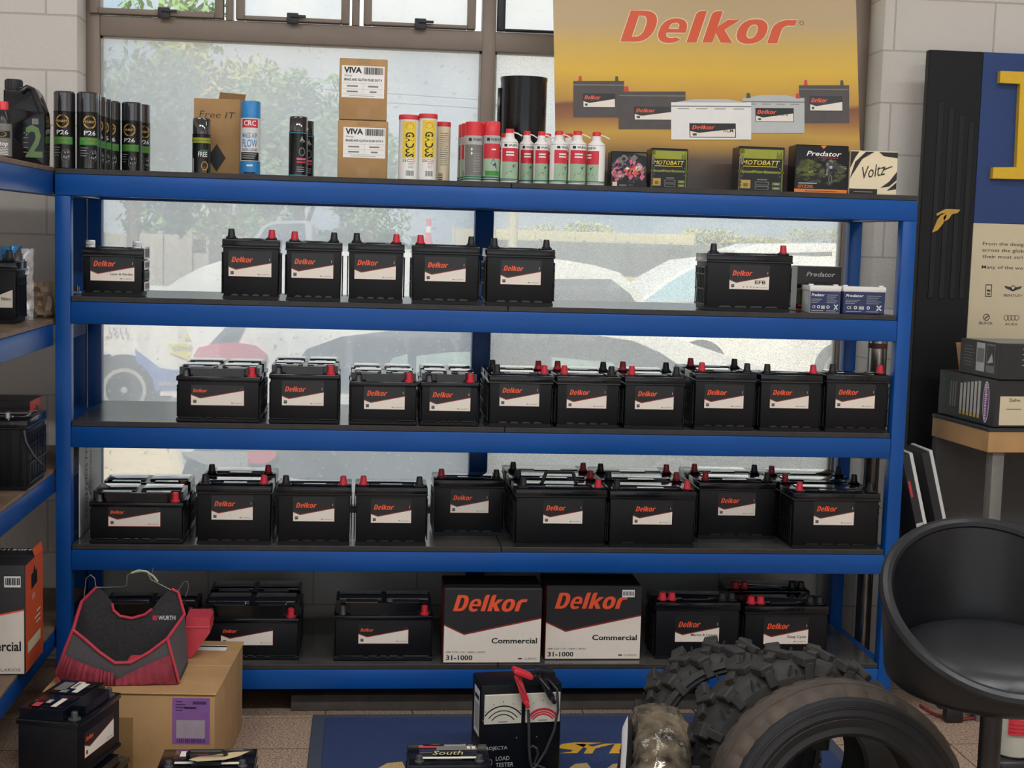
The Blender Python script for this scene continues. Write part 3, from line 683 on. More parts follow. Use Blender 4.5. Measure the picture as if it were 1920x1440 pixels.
# the two brown cartons with white address labels
def fluid_box(x0, x1, yt, Y, Z, D, lb, tl):
    a = atY(x0, (yt+60), Y); c = atY(x1, yt+60, Y); Wb = c.x-a.x; H = atY((x0+x1)/2, yt, Y).z-Z
    t = thing('carton', lb, 'box', ((a.x+c.x)/2, Y, Z), 0, 'brown cartons of brake fluid')
    b = MB(); b.box(-Wb/2, Wb/2, 0, D, 0, H, M_CARD, .004, 2); x = front(0)
    for z0, z1 in ((.0, H*.19), (H*.90, H-.003)): b.rect(x, -.02, .022, z0+.003, z1, mat('packing_tape', 'a5804f', .35))
    b.box(-.02, .022, 0.004, D-.004, H-.001, H+.0004, mat('packing_tape'))
    b.build('body', t)
    l = MB(); u0, u1, v0, v1 = -Wb*.44+tl, Wb*.44+tl*.2, H*.36, H*.88; w_, h_ = u1-u0, v1-v0
    l.rect(front(0, 0, 0, 2), u0, u1, v0, v1, M_WHITE); x = front(0, 0, 0, 3)
    l.text(x, 'VIVA', u0+.05*w_, v0+.78*h_, .17*h_, M_INK, bold=.09, fit=.42*w_)
    rr = random.Random(3); u = u0+.52*w_
    while u < u1-.03*w_:
        d = rr.choice((.006, .012, .02))*w_; l.rect(x, u, u+d, v0+.74*h_, v0+.96*h_, M_INK); u += d+rr.choice((.006, .012))*w_
    l.text(x, 'Energy', u0+.07*w_, v0+.67*h_, .06*h_, M_GRAY, fit=.18*w_)
    l.text(x, 'BRAKE AND CLUTCH FLUID DOT 4', u0+.06*w_, v0+.53*h_, .07*h_, M_INK, bold=.06, fit=.88*w_)
    for vv in (.45, .27, .11): l.rect(x, u0+.03*w_, u1-.03*w_, v0+vv*h_, v0+(vv+.008)*h_, M_CANG)
    l.rect(x, u0+.5*w_, u0+.506*w_, v0+.11*h_, v0+.45*h_, M_CANG)
    for (uu, vv, ww, s_) in ((.12, .34, .26, 'R150DS097'), (.62, .34, .24, '6 X 500ML'), (.12, .17, .26, 'HEAVY SERIES'), (.66, .17, .16, '17/17/06')): l.rect(x, u0+uu*w_, u0+(uu+ww)*w_, v0+vv*h_, v0+(vv+.045)*h_, M_GRAY)
    l.rect(x, u0+.18*w_, u0+.78*w_, v0+.05*h_, v0+.07*h_, M_CANG)
    l.build('address_label', t)['label'] = 'white address label'
    return t, H
_, H_ = fluid_box(633, 727, 226, .12, Z1, .12, 'lower of two stacked brown cartons with white labels on the rack top', .008)
fluid_box(636, 726, 110, .12, Z1+H_+.002, .14, 'upper of two stacked brown cartons with white labels, against the window', -.002)

# grease cartridges
def cartridge(px, Y, ytop, wpx, lb, faded=False):
    r = wid(px-wpx/2, px+wpx/2, Y)/2; h = hgt(px, ytop, Y); t = thing('grease_cartridge', lb, 'cartridge', on_top(px, Y), 0, 'white grease cartridges'); b = MB()
    can_body(b, r, h-.014, M_CANW if not faded else M_CREAM, .97); x = cylx(r*.985, 1, .1); x2 = cylx(r*.985, 2, .1); x3 = cylx(r*.985, 3, .1)
    if not faded:
        b.rect(x, -r*.75, r*.72, h*.33, h*.9, M_YEL, 8)
        sh = [(0, -.5)] + [(.62*math.cos(a)*(1+.06*math.cos(8*a)), .62*math.sin(a)) for a in [math.radians(-35+250*i/22) for i in range(23)]]
        b.poly(x2, [(p[0]*r*.62, h*.82+p[1]*r*.62) for p in sh], M_PRED); b.poly(x3, [(p[0]*r*.46, h*.82+p[1]*r*.46) for p in sh], M_YEL)
        b.text(x2, 'GADUS', -r*.38, h*.73, r*.82, M_INK, bold=.06, fit=h*.38, rot=-PI/2)
        b.text(x, 'S3', -r*.7, h*.275, h*.035, M_INK, bold=.02, fit=r*.4); b.rect(x, -r*.2, r*.6, h*.275, h*.31, M_PRED, 4); b.rect(x2, -r*.15, r*.55, h*.283, h*.302, M_WHITE, 4)
        for i in range(4): b.rect(x, -r*.1, r*(.5-.1*(i % 2)), h*(.25-.022*i), h*(.255-.022*i), M_GRAY, 4)
        for i in range(7): b.rect(x, -r*.3+i*r*.12, -r*.3+i*r*.12+r*.06, h*.06, h*.14, M_INK, 1)
    else:
        for i in range(16): b.rect(x, -r*.5, r*(.6-.1*(i % 3)), h*(.8-.035*i), h*(.81-.035*i), M_GRAY, 4)
        for i in range(4): b.rect(x, -r*.7, -r*.1, h*(.12-.03*i), h*(.135-.03*i), M_INK, 4)
    b.build('body', t)
    c = MB(); c.lathe([(r*1.02, 0), (r*1.02, .013), (r*.97, .016), (.0005, .016)], M_PRED, 30); c.build('cap', t, (0, 0, h-.016))
cartridge(764.5, .09, 216, 37, 'white grease cartridge with red cap right of the stacked brown cartons, leftmost of three')
cartridge(800.5, .09, 214, 35, 'white grease cartridge with red cap, middle of three')
cartridge(829, .17, 229, 28, 'cream backed grease cartridge, rightmost of three, turned to show its small print', True)

# red capped cans and the smaller cans with straws
def pr_w(kind):
    def f(b, r, h):
        x = cylx(r*.985, 1, .15); x2 = cylx(r*.985, 2, .15)
        b.text(x2, 'WURTH', -r*.3, h*.88, h*.055, M_INK, bold=.03, fit=r*1.05); b.rect(x2, -r*.75, -r*.42, h*.875, h*.94, M_INK, 3)
        band(b, r, .006, h*.12, M_DGRN); b.rect(cylx(r*.985, 2), -PI*r, PI*r, h*.075, h*.085, M_CANW, 40)
        if kind == 'grey':
            b.rect(x, -r*1.3, r*1.2, h*.13, h*.8, M_GRAY, 10)
            for i in range(12): b.rect(x2, -r*.2, r*(.7-.1*(i % 3)), h*(.6-.035*i), h*(.606-.035*i), M_CANG, 4)
            for i in range(2): b.poly(x2, [(-r*.4, h*(.66-.09*i)), (-r*.28, h*(.7-.09*i)), (-r*.4, h*(.74-.09*i)), (-r*.52, h*(.7-.09*i))], M_WHITE)
        else:
            b.rect(x, -r*1.2, r*1.2, h*.5, h*.82, M_PRED, 10); b.rect(x, -r*1.2, r*1.2, h*.12, h*.5, M_PGRN, 10); b.rect(x2, -r*.2, r*.3, h*.68, h*.71, M_WHITE, 4)
            b.poly(x2, [(-r*.3, h*.4), (0, h*.5), (r*.3, h*.42), (r*.6, h*.2), (r*.4, h*.3), (0, h*.36)], M_NAVY); b.rect(x2, -r*.9, r*.9, h*.14, h*.24, M_GRN, 8)
    return f
def redcan(px, Y, ytop, wpx, kind, lb):
    t = plain_can(px, Y, ytop, wpx, M_CANG, M_CAPR, .235, lb, pr_w(kind)); t['group'] = 'red capped spray cans'
redcan(886.5, .07, 228, 35, 'grey', 'grey red-capped spray can, label showing small print, left end of the red cap row')
redcan(920, .07, 227, 33, 'red', 'red-capped spray can with a red label band, right of the grey one')
redcan(878.5, .15, 231, 33, 'red', 'red-capped can in second row, peeking out left of the grey one')
redcan(873, .23, 233, 32, 'red', 'red-capped can in third row, furthest back behind the grey one')
def strawcan(px, Y, ytop, wpx, lb, turn=0.15, straw=True, blank=False):
    r = wid(px-wpx/2, px+wpx/2, Y)/2; h = hgt(px, ytop, Y); t = thing('spray_can', lb, 'spray can', on_top(px, Y), 0, 'small spray cans with straws'); b = MB(); hb = h*.82
    b.lathe([(r*.9, 0), (r, .003), (r*.985, .006), (r*.985, hb*.90), (r*.93, hb*.935), (r*.75, hb*.965), (r*.62, hb*.985), (r*.6, hb)], M_CANW, 32, cap0=True, cap1=True)
    rr = r; x = cylx(r*.985, 1, turn); x2 = cylx(r*.985, 2, turn); H = hb*.9
    b.lathe([(r*.99, hb*.895), (r*.99, hb*.905)], M_STEEL, 32)
    b.text(x2, 'WURTH', -r*.35, H*.9, H*.055, M_INK, bold=.03, fit=r*1.15); b.rect(x2, -r*.85, -r*.5, H*.895, H*.96, M_INK, 3)
    b.rect(x, -r*1.15, r*1.15, H*.52, H*.86, M_PRED, 12); b.rect(x, -r*1.15, r*1.15, H*.1, H*.52, M_PGRN, 12); band(b, r, .006, H*.1, M_DGRN); b.rect(cylx(r*.985, 2), -PI*r, PI*r, H*.06, H*.07, M_CANW, 40)
    for vv in (.74, .67): b.rect(x2, -r*.6, r*.3, H*vv, H*(vv+.035), M_WHITE, 4)
    b.poly(x2, [(-r*.3, H*.28), (r*.2, H*.44), (r*.6, H*.47), (r*.3, H*.38), (0, H*.26)], M_DGRN); b.poly(x2, [(-r*.7, H*.16), (-r*.5, H*.26), (0, H*.22), (r*.5, H*.27), (r*.8, H*.16)], mat('print_brown', '7a4a22', .5))
    b.build('body', t)
    c = MB(); c.lathe([(r*.56, 0), (r*.56, h*.03), (r*.5, h*.035), (r*.5, h*.09), (r*.46, h*.1)], M_CANW, 20, cap1=True)
    c.lathe([(r*.48, h*.1), (r*.48, h*.165), (r*.4, h*.18)], M_CAPR, 20, cap1=True); n_ = c.build('nozzle', t, (0, 0, hb-.001))
    if straw:
        MB().tube([(r*.3, -r*.2, h*.12), (r*.8, -r*.3, h*.1), (r*1.36, -r*.5, h*.05)], .0022, M_CANW, 6).build('straw', n_)
for i, (px, Y, yt, wp, lb) in enumerate([
        (954, .06, 241, 33, 'small can with straw, leftmost in its row, beside the tall red-capped can'), (986, .128, 245, 28, 'small can with straw, second from the left in its row'),
        (1013.5, .085, 246, 29, 'small can with straw, third from the left in its row'), (1046, .06, 245, 33, 'small can with straw, third from the right in its row'),
        (1081, .06, 245, 34, 'small can with straw, second from the right in its row'), (1116.5, .06, 247, 34, 'small can with straw at the right end of its row, label turned away')]):
    strawcan(px, Y, yt, wp, lb, turn=(.15, .2, .2, .55, .2, -1.0)[i])
for px, lb in ((945, 'small can hidden behind the left end of the straw can row'), (1024, 'small can hidden behind the gap at the middle of the straw can row'), (1064, 'small can hidden behind the right half of the straw can row')):
    strawcan(px, .15, 250, 31, lb)

# black bucket standing behind the cans
Y = .30; r = wid(934, 1021, Y, 200)/2; h = hgt(977, 145, Y)
t = thing('bucket', 'tall black plastic drum standing behind the small spray cans', 'drum', on_top(977.5, Y+.02)); b = MB()
b.lathe([(r*.97, 0), (r, .01), (r, h-.012), (r*1.015, h-.012), (r*1.015, h), (r*.95, h), (r*.95, h-.02), (.001, h-.02)], M_LID, 48); b.build('body', t)
b = MB(); b.box(-r*1.12, -r*.99, -.012, .012, h*.3, h*.9, M_LID, .003); b.build('handle_bracket', t)

# boxed motorcycle batteries
def box_thing(x0, x1, yt, Y, D, lb, base, prints, rz=0., Z=None, side=None, cat='box', name='battery_box'):
    Z = Z1 if Z is None else Z
    a = atY(x0, yt+40, Y); c = atY(x1, yt+40, Y); Wb = c.x-a.x; H = atY((x0+x1)/2, yt, Y).z-Z
    t = thing(name, lb, cat, ((a.x+c.x)/2, Y, Z), rz); b = MB(); b.box(-Wb/2, Wb/2, 0, D, 0, H, base, .0015, 1)
    x = lambda k: front(0, -Wb/2, 0, k); prints(b, x, Wb, H)
    if side: side(b, lambda k: lside(-Wb/2, 0, 0, k), D, H)
    b.rect(topz(H, -Wb/2, 0), Wb*.1, Wb*.9, D*.48, D*.52, M_GRAY)
    b.build('body', t)
    f = MB(); f.box(-Wb/2+.002, Wb/2-.002, .002, D*.5, H, H+.0016, base, .0005, 1); f.build('flap', t)
    return t
def scraps(b, x, k, W, H, cols, cx, cz, rx, rz, n, s, seed, flat=1.):
    """a busy printed picture: many small angular patches of ink"""
    rr = random.Random(seed)
    for i in range(n):
        a_, q = rr.uniform(0, 2*PI), math.sqrt(rr.random()); u, v = cx+rx*q*math.cos(a_), cz+rz*q*math.sin(a_)
        P = [(min(.985, max(.015, u+s*rr.uniform(.5, 1.3)*math.cos(t_)))*W, min(.97, max(.03, v+s*flat*rr.uniform(.5, 1.3)*math.sin(t_)))*H) for t_ in (.3, 1.6, 3.3, 4.8)]
        b.poly(x(k+.03*i), P, rr.choice(cols))
M_CHAR = mat('print_charcoal', '3a3a3e', .5); M_SALM = mat('print_salmon', 'd4604e', .5); M_MOSS = mat('print_moss', '3c4420', .5); M_OLD = mat('print_dark_olive', '55591f', .5)
def pr_race(b, x, W, H):
    scraps(b, x, 1, W, H, [M_CHAR, M_GRAY, M_CHAR, M_INK, M_PINK], .5, .5, .46, .36, 50, .10, 1)
    scraps(b, x, 3, W, H, [M_PINK, M_PRED, M_CANG, M_INK, M_CHAR, M_PINK], .22, .42, .16, .24, 26, .055, 2)
    scraps(b, x, 5, W, H, [M_SALM, M_SALM, M_PRED, M_WHITE, M_PINK, M_INK], .64, .46, .26, .15, 40, .06, 3)
    scraps(b, x, 7, W, H, [M_INK, M_CHAR, M_NAVY, M_GRAY], .36, .66, .16, .10, 16, .06, 4)
    b.poly(x(8), [(W*(.35+.09*math.cos(a)), H*(.82+.095*math.sin(a))) for a in [2*PI*i/14 for i in range(14)]], M_GRAY); b.poly(x(8.4), [(W*(.34+.05*math.cos(a)), H*(.80+.05*math.sin(a))) for a in [2*PI*i/14 for i in range(14)]], M_INK)
    b.poly(x(8), [(W*.72, H*.46), (W*.84, H*.5), (W*.86, H*.62), (W*.77, H*.6)], M_CANG); b.poly(x(1), [(W*.6, H*.97), (W*.98, H*.97), (W*.98, H*.88)], M_OLD)
    b.rect(x(8), 0, W, 0, H*.13, M_INK); b.rect(x(9), W*.05, W*.18, H*.02, H*.14, M_CREAM); b.rect(x(9), W*.24, W*.44, H*.04, H*.06, M_CANG); b.rect(x(9), W*.5, W*.62, H*.05, H*.07, M_GRAY)
box_thing(1145, 1213, 285, .09, .07, 'small black box printed with a motorcycle racer, leftmost of the boxes under the poster', M_LID, pr_race)
def pr_moto(b, x, W, H):
    b.rect(x(1), W*.03, W*.97, H*.74, H*.95, M_LIME); b.poly(x(2), [(W*.82, H*.74), (W*.84, H*.93), (W*.88, H*.82), (W*.93, H*.93), (W*.97, H*.74)], M_OLIVE)
    b.rect(x(1), 0, W, H*.42, H*.46, M_OLIVE); b.rect(x(1), W*.02, W*.04, 0, H*.7, M_OLIVE); b.rect(x(1), W*.95, W*.98, 0, H*.74, M_OLIVE)
    b.text(x(2), 'MOTOBATT', W*.07, H*.60, H*.10, M_YEL, bold=.03, shear=.25, fit=W*.83); b.rect(x(2), W*.1, W*.85, H*.555, H*.57, M_YEL)
    b.text(x(2), 'QuadFlex Battery', W*.05, H*.41, H*.065, M_LIME, bold=.02, fit=W*.88)
    for q in (.08, .9):
        b.rect(x(2), W*q, W*(q+.03), H*.51, H*.53, M_GRAY); b.rect(x(2), W*q, W*(q+.03), H*.33, H*.35, M_GRAY)
    b.rect(x(2), W*.06, W*.28, H*.06, H*.25, M_GOLD); b.rect(x(3), W*.12, W*.22, H*.1, H*.18, M_OLIVE)
    for v0 in (.04, .14): b.rect(x(2), W*.38, W*.68, H*v0, H*(v0+.08), M_GRAY); b.rect(x(3), W*.4, W*.66, H*(v0+.015), H*(v0+.065), M_INK); b.rect(x(2), W*.75, W*.93, H*v0, H*(v0+.07), M_OLIVE); b.rect(x(3), W*.79, W*.9, H*(v0+.025), H*(v0+.045), M_CANG)
    b.rect(x(2), W*.42, W*.64, H*.25, H*.28, M_GRAY)
def sd_moto(b, x, D, H):
    for i in range(3): b.rect(x(1), D*(.15+.25*i), D*(.32+.25*i), H*.6, H*.78, M_CANG)
    b.rect(x(1), D*.1, D*.9, H*.82, H*.93, M_LIME)
    for i in range(6): b.rect(x(1), D*.2, D*.6, H*(.1+.07*i), H*(.14+.07*i), M_GRAY)
box_thing(1220, 1289, 279, .09, .085, 'black and yellow motorcycle battery box beside the racer box, narrower of two alike', M_LID, pr_moto, side=sd_moto)
box_thing(1384, 1470, 276, .09, .09, 'black and yellow motorcycle battery box at the poster middle, wider of two alike', M_LID, pr_moto, side=sd_moto)
def pr_pred(b, x, W, H):
    scraps(b, x, .5, W, H, [M_MOSS, M_MOSS, M_INK, M_OLD, M_CHAR], .5, .45, .48, .26, 60, .11, 5, .5)
    scraps(b, x, 1.5, W, H, [M_OLD, M_OLD, M_LIME, M_MOSS], .25, .55, .2, .12, 24, .06, 6, .8)
    scraps(b, x, 1.8, W, H, [M_DGRN, M_MOSS, M_GRAY, M_CHAR], .85, .5, .12, .14, 14, .05, 7, .5)
    scraps(b, x, 2.4, W, H, [M_INK, M_INK, M_CHAR, M_GRAY], .66, .5, .10, .18, 26, .04, 8, 1.6)
    b.poly(x(3.4), [(W*(.67+.035*math.cos(a)), H*(.3+.09*math.sin(a))) for a in [2*PI*i/14 for i in range(14)]], M_GRAY); b.poly(x(3.6), [(W*(.67+.02*math.cos(a)), H*(.3+.07*math.sin(a))) for a in [2*PI*i/14 for i in range(14)]], M_INK); b.rect(x(3.4), W*.65, W*.70, H*.52, H*.58, M_CANG)
    b.text(x(4), 'Predator', W*.2, H*.78, H*.1, M_WHITE, bold=.03, shear=.25, fit=W*.66); b.rect(x(2), W*.42, W*.8, H*.74, H*.75, M_PRED)
    b.poly(x(2), [(W*.46, H), (W*.58, H), (W*.52, H*.93)], mat('print_orange', 'e0803a', .5))
    b.text(x(3), 'GYZ20L', W*.06, H*.105, H*.06, mat('print_orange'), bold=.03, shear=.2, fit=W*.3); b.rect(x(3), W*.07, W*.42, H*.19, H*.21, M_CANG)
    b.rect(x(3), 0, W, 0, H*.08, mat('print_orange')); b.rect(x(4), W*.2, W*.82, H*.03, H*.045, mat('print_brown'))
box_thing(1491, 1590, 273, .07, .09, 'black and orange motorcycle battery box with a rider picture, left of the cream box', M_LID, pr_pred)
def pr_voltz(b, x, W, H):
    b.rect(x(1), 0, W, H*.02, H, M_CREAM)
    b.poly(x(2), [(0, H*.35), (W*.1, H*.75), (W*.32, H*.99), (W*.5, H*.99), (W*.25, H*.82), (W*.08, H*.5)], M_INK); b.poly(x(2), [(0, H*.6), (W*.1, H*.85), (W*.18, H*.99), (0, H*.99)], M_INK)
    b.poly(x(2), [(W*.66, H*.16), (W*.85, H*.32), (W, H*.55), (W, H*.35), (W*.85, H*.2)], M_INK); b.poly(x(2), [(W*.8, H*.1), (W, H*.3), (W, H*.14)], M_INK); b.poly(x(2), [(W*.6, H*.99), (W*.7, H*.9), (W, H*.86), (W, H*.99)], M_INK)
    b.rect(x(2), 0, W*.6, 0, H*.13, M_INK); b.rect(x(3), W*.1, W*.5, H*.05, H*.07, M_GRAY)
    b.text(x(3), 'Voltz', W*.3, H*.36, H*.28, M_INK, shear=.45, fit=W*.5, rot=.22); b.poly(x(3), [(W*.7, H*.6), (W*.9, H*.68), (W*.9, H*.66), (W*.72, H*.57)], M_INK)
box_thing(1594, 1681, 284, .06, .09, 'cream and black box with a scrawled name at the right end of the rack top', M_CREAM, pr_voltz, rz=-.04)

# second shelf: boxed battery and two small white-topped batteries
def pr_pred2(b, x, W, H):
    b.rect(x(1), 0, W, 0, H, M_LID); b.poly(x(2), [(0, H*.15), (W, H*.2), (W, H*.55), (W*.5, H*.62), (0, H*.5)], mat('print_moss'))
    b.text(x(3), 'Predator', W*.2, H*.78, H*.1, M_CANG, bold=.02, shear=.25, fit=W*.66); b.rect(x(3), 0, W, 0, H*.06, mat('print_brown')); b.poly(x(3), [(W*.6, H*.2), (W*.62, H*.5), (W*.72, H*.58), (W*.8, H*.4), (W*.74, H*.2)], M_INK); b.rect(x(3), W*.04, W*.3, H*.1, H*.14, M_PRED)
box_thing(1494, 1576, 500, .16, .12, 'black boxed motorcycle battery behind the small batteries at the right of the second shelf', M_CANG, pr_pred2, Z=Z2)
def small_batt(x0, x1, yt, lb, wide):
    Y = .025; a = atY(x0, 560, Y); c = atY(x1, 560, Y); W = c.x-a.x; H = atY((x0+x1)/2, yt, Y).z-Z2; D = .07 if wide else .1
    t = thing('small_battery', lb, 'battery', ((a.x+c.x)/2, Y, Z2), 0, 'small white topped batteries'); hl = H*.19
    m = MB(); m.box(-W/2+.002, W/2-.002, .002, D-.002, 0, H-hl+.002, M_NAVY if wide else M_CANG, .002); m.build('case', t)
    l = MB(); l.box(-W/2, W/2, 0, D, H-hl, H, M_CANW, .002); l.build('lid', t)
    x = lambda k: front(.002, -W/2, 0, k); b = MB(); b.rect(x(1), W*.03, W*.97, .003, H-hl-.002, M_NAVY)
    b.text(x(2), 'Predator', W*.06, H*.62, H*.1, M_WHITE, bold=.03, shear=.25, fit=W*.42)
    for i in range(5): b.rect(x(2), W*.55, W*(.9-.05*(i % 3)), H*(.66-.07*i), H*(.675-.07*i), M_CANG)
    for i in range(3): b.rect(x(2), W*.06, W*(.4-.06*i), H*(.5-.06*i), H*(.515-.06*i), M_CANG)
    b.text(x(2), 'CE', W*.1, H*.18, H*.1, M_WHITE, fit=W*.1)
    for u in (.3, .6): b.poly(x(2), [[(W*u+H*.06*math.cos(a), H*.23+H*.06*math.sin(a)) for a in [2*PI*i/14 for i in range(14)]], [(W*u+H*.035*math.cos(a), H*.23+H*.035*math.sin(a)) for a in [2*PI*i/14 for i in range(14)]]], M_WHITE)
    b.rect(x(2), W*.38, W*.5, H*.16, H*.28, M_CANG); b.poly(x(2), [(W*.78, H*.14), (W*.82, H*.14), (W*.92, H*.32), (W*.88, H*.32)], M_WHITE); b.poly(x(2), [(W*.78, H*.32), (W*.82, H*.32), (W*.92, H*.14), (W*.88, H*.14)], M_WHITE)
    b.rect(x(2), W*.08, W*.45, H*.08, H*.1, M_CANG); b.rect(x(2), W*.55, W*.85, H*.08, H*.1, M_CANG)
    b.build('label', t)
    for sx in (-1, 1):
        q = MB(); q.box(-.008, .008, -.006, .006, 0, .006, M_CANW, .001); q.build('terminal', t, (sx*(W/2-.012), D*.3, H-.001))
small_batt(1518, 1577, 536, 'small square battery with white lid, left one of two in front of the black box', False)
small_batt(1581, 1661, 538, 'wider small navy battery with white lid at the right end of the second shelf', True)

# ------------------------------------------------------------------ poster board standing on the rack top
pw = wid(1043, 1618, .30, 150); pc = atY(1331, 340, .30)
t = thing('poster_board', 'large yellow poster board of batteries standing on the rack top against the window', 'poster', (pc.x, .30, Z1+.052))
t.rotation_euler = (math.radians(-8.5), math.radians(-1.7), 0)
ph = .95
def poster_mat():
    m = bpy.data.materials.new('poster_print'); m.use_nodes = True; tt = m.node_tree; bb = tt.nodes['Principled BSDF']; L = tt.links.new
    co = tt.nodes.new('ShaderNodeTexCoord'); se = tt.nodes.new('ShaderNodeSeparateXYZ'); n = tt.nodes.new('ShaderNodeTexNoise'); n.inputs['Scale'].default_value = 2.2
    ad = tt.nodes.new('ShaderNodeMath'); ad.operation = 'MULTIPLY_ADD'; ad.inputs[1].default_value = .10; mr = tt.nodes.new('ShaderNodeMapRange'); mr.inputs['From Min'].default_value = .05; mr.inputs['From Max'].default_value = ph+.05
    r = tt.nodes.new('ShaderNodeValToRGB'); els = [(0, '3c322c'), (.06, '5c4632'), (.12, 'b58833'), (.16, 'c59a36'), (.21, '9c6532'), (.262, '7c472d'), (.278, 'bd8c34'), (.40, 'dcb236'), (.50, 'd0ac52'), (.60, 'bfa67c'), (1, 'bca784')]
    while len(r.color_ramp.elements) < len(els): r.color_ramp.elements.new(.5)
    for e, (p, c) in zip(r.color_ramp.elements, els): e.position = p; e.color = lin(c)
    L(co.outputs['Object'], se.inputs[0]); L(co.outputs['Object'], n.inputs['Vector']); L(n.outputs['Fac'], ad.inputs[0]); L(se.outputs['Z'], ad.inputs[2]); L(ad.outputs[0], mr.inputs['Value']); L(mr.outputs[0], r.inputs['Fac']); L(r.outputs['Color'], bb.inputs['Base Color']); bb.inputs['Roughness'].default_value = .45
    return m
b = MB(); vb = lambda u: (-.047-.0297*u)/.989
b.prism([(-pw/2, vb(-pw/2)), (pw/2, vb(pw/2)), (pw/2, ph), (-pw/2, ph)], 0, .006, M_CANW)
x = lambda k: front(0, 0, 0, k); b.poly(x(1), [(-pw/2, vb(-pw/2)), (pw/2, vb(pw/2)), (pw/2, ph), (-pw/2, ph)], poster_mat())
def pp(px, py):
    """pixel of the photograph to (u, v) on the tilted board"""
    d = ray(px, py); Mi = (Matrix.Translation(t.location) @ t.rotation_euler.to_matrix().to_4x4()).inverted()
    o_ = Mi @ CAM; e = (Mi @ (CAM+d))-o_; k = -o_.y/e.y; q = o_+e*k; return (q.x, q.z)
a0 = pp(1163, 78); a1 = pp(1495, 78); a2 = pp(1180, 20)
hgt_ = a2[1]-a0[1]; wd_ = a1[0]-a0[0]
wordmark(b, x(2), a0[0], a0[1], hgt_, M_CREAM, wd_, grow=.03); wordmark(b, x(4), a0[0], a0[1], hgt_, mat('logo_orange_print', 'd9572f', .45, var=.03), wd_)
q = pp(1503, 43); b.poly(x(3), [[(q[0]+.008*math.cos(c), q[1]+.008*math.sin(c)) for c in [2*PI*i/16 for i in range(16)]], [(q[0]+.0065*math.cos(c), q[1]+.0065*math.sin(c)) for c in [2*PI*i/16 for i in range(16)]]], mat('print_brown'))
def pbat(x0, x1, y0, y1, m, lab, white=False, caps=(), k=3, extra=None):
    A, B_, Cc, D_ = pp(x0, y0), pp(x1, y0), pp(x1, y1), pp(x0, y1)
    b.poly(x(k), [A, B_, Cc, D_], m); P_ = lambda u, v: (A[0]+(B_[0]-A[0])*u, D_[1]+(A[1]-D_[1])*v)
    dk = mat('print_charcoal'); lt = M_GRAY if not white else M_CANG
    b.poly(x(k+.4), [P_(0, .88), P_(1, .88), P_(1, .91), P_(0, .91)], M_GRAY)
    for u, c in caps: b.poly(x(k+.4), [P_(u, 1), P_(u+.07, 1), P_(u+.06, 1.14), P_(u+.01, 1.14)], c)
    u0, u1, v0, v1 = lab; b.poly(x(k+.6), [P_(u0, v0), P_(u1, v0), P_(u1, v1), P_(u0, v1)], M_LABK if not white else M_INK)
    b.poly(x(k+.8), [P_(u0+.01, v0+.015), P_(u1-.01, v0+.015), P_(u1-.01, v0+(v1-v0)*.62), P_(u0+(u1-u0)*.2, v0+(v1-v0)*.32), P_(u0+.01, v0+(v1-v0)*.45)], M_LABW)
    s0 = P_(u0+.03, v0+(v1-v0)*.58); s1 = P_(u0+.03+(u1-u0)*.5, v0+(v1-v0)*.85); wordmark(b, x(k+1), s0[0], s0[1], (s1[1]-s0[1]), M_ORG, s1[0]-s0[0])
    e0 = P_(u0+.04, v0+.05); e1 = P_(u0+.09, v0+.11); b.rect(x(k+1), e0[0], e1[0], e0[1], e1[1], M_GREENK)
    if white:
        b.poly(x(k+.4), [P_(.05, 1), P_(.3, 1.09), P_(.7, 1.09), P_(.95, 1)], M_CANG)
        for i in range(4): b.poly(x(k+.4), [P_(.08+.23*i, .82), P_(.22+.23*i, .82), P_(.22+.23*i, .84), P_(.08+.23*i, .84)], M_GRAY)
    if extra:
        e = P_(*extra[1]); b.text(x(k+1), extra[0], e[0], e[1], extra[2], M_INK, bold=.02)
dkb = mat('print_battery_grey', '4c4643', .5)
pbat(1075, 1170, 152, 220, dkb, (.18, .82, .27, .66), caps=((.1, M_PRED), (.82, dkb)), k=3)
pbat(1498, 1592, 160, 231, dkb, (.2, .86, .32, .72), caps=((.1, M_PRED), (.82, dkb)), k=3)
pbat(1160, 1285, 172, 242, dkb, (.22, .80, .24, .6), caps=((.08, M_PRED),), k=5)
pbat(1392, 1508, 184, 250, M_CANG, (.2, .82, .32, .72), True, ((.06, dkb), (.86, M_PRED)), 5, ('EFB', (.62, .5), .012))
pbat(1258, 1408, 192, 262, M_CANW, (.22, .8, .06, .44), True, (), 7, ('AGM', (.64, .2), .012))
b.build('board', t)

# ------------------------------------------------------------------ left unit: bottles on top
def LX(px, py, X): p = atX(px, py, X); return p
# big dark oil bottle with handle
def slab(mb, prof, d0, d1, m, bev=.008):
    """bottle-like slab: outline extruded and rounded"""
    tmp = MB(); tmp.prism(prof, d0, d1, m); bm = bmesh.new(); vv = [bm.verts.new(v) for v in tmp.v]
    for f in tmp.f: bm.faces.new([vv[i] for i in f])
    bmesh.ops.dissolve_limit(bm, angle_limit=.01, verts=bm.verts[:], edges=bm.edges[:])
    ed = [e for e in bm.edges if abs(e.verts[0].co.y-e.verts[1].co.y) < 1e-6]
    bmesh.ops.bevel(bm, geom=ed, offset=bev, segments=3, affect='EDGES', profile=.5, clamp_overlap=True); mb.bm(bm, m)
ZT = LS[0]
Y = -.12
def P0(px, py, Y): p = atY(px, py, Y); return (p.x, p.z)
ox, oz = atY(55, 300, Y).x, ZT
t = thing('oil_bottle', 'large black oil bottle with handle and big green numeral on the left unit', 'bottle', (ox, Y, oz))
def PL(px, py): p = atY(px, py, Y); return (p.x-ox, max(0, p.z-oz))
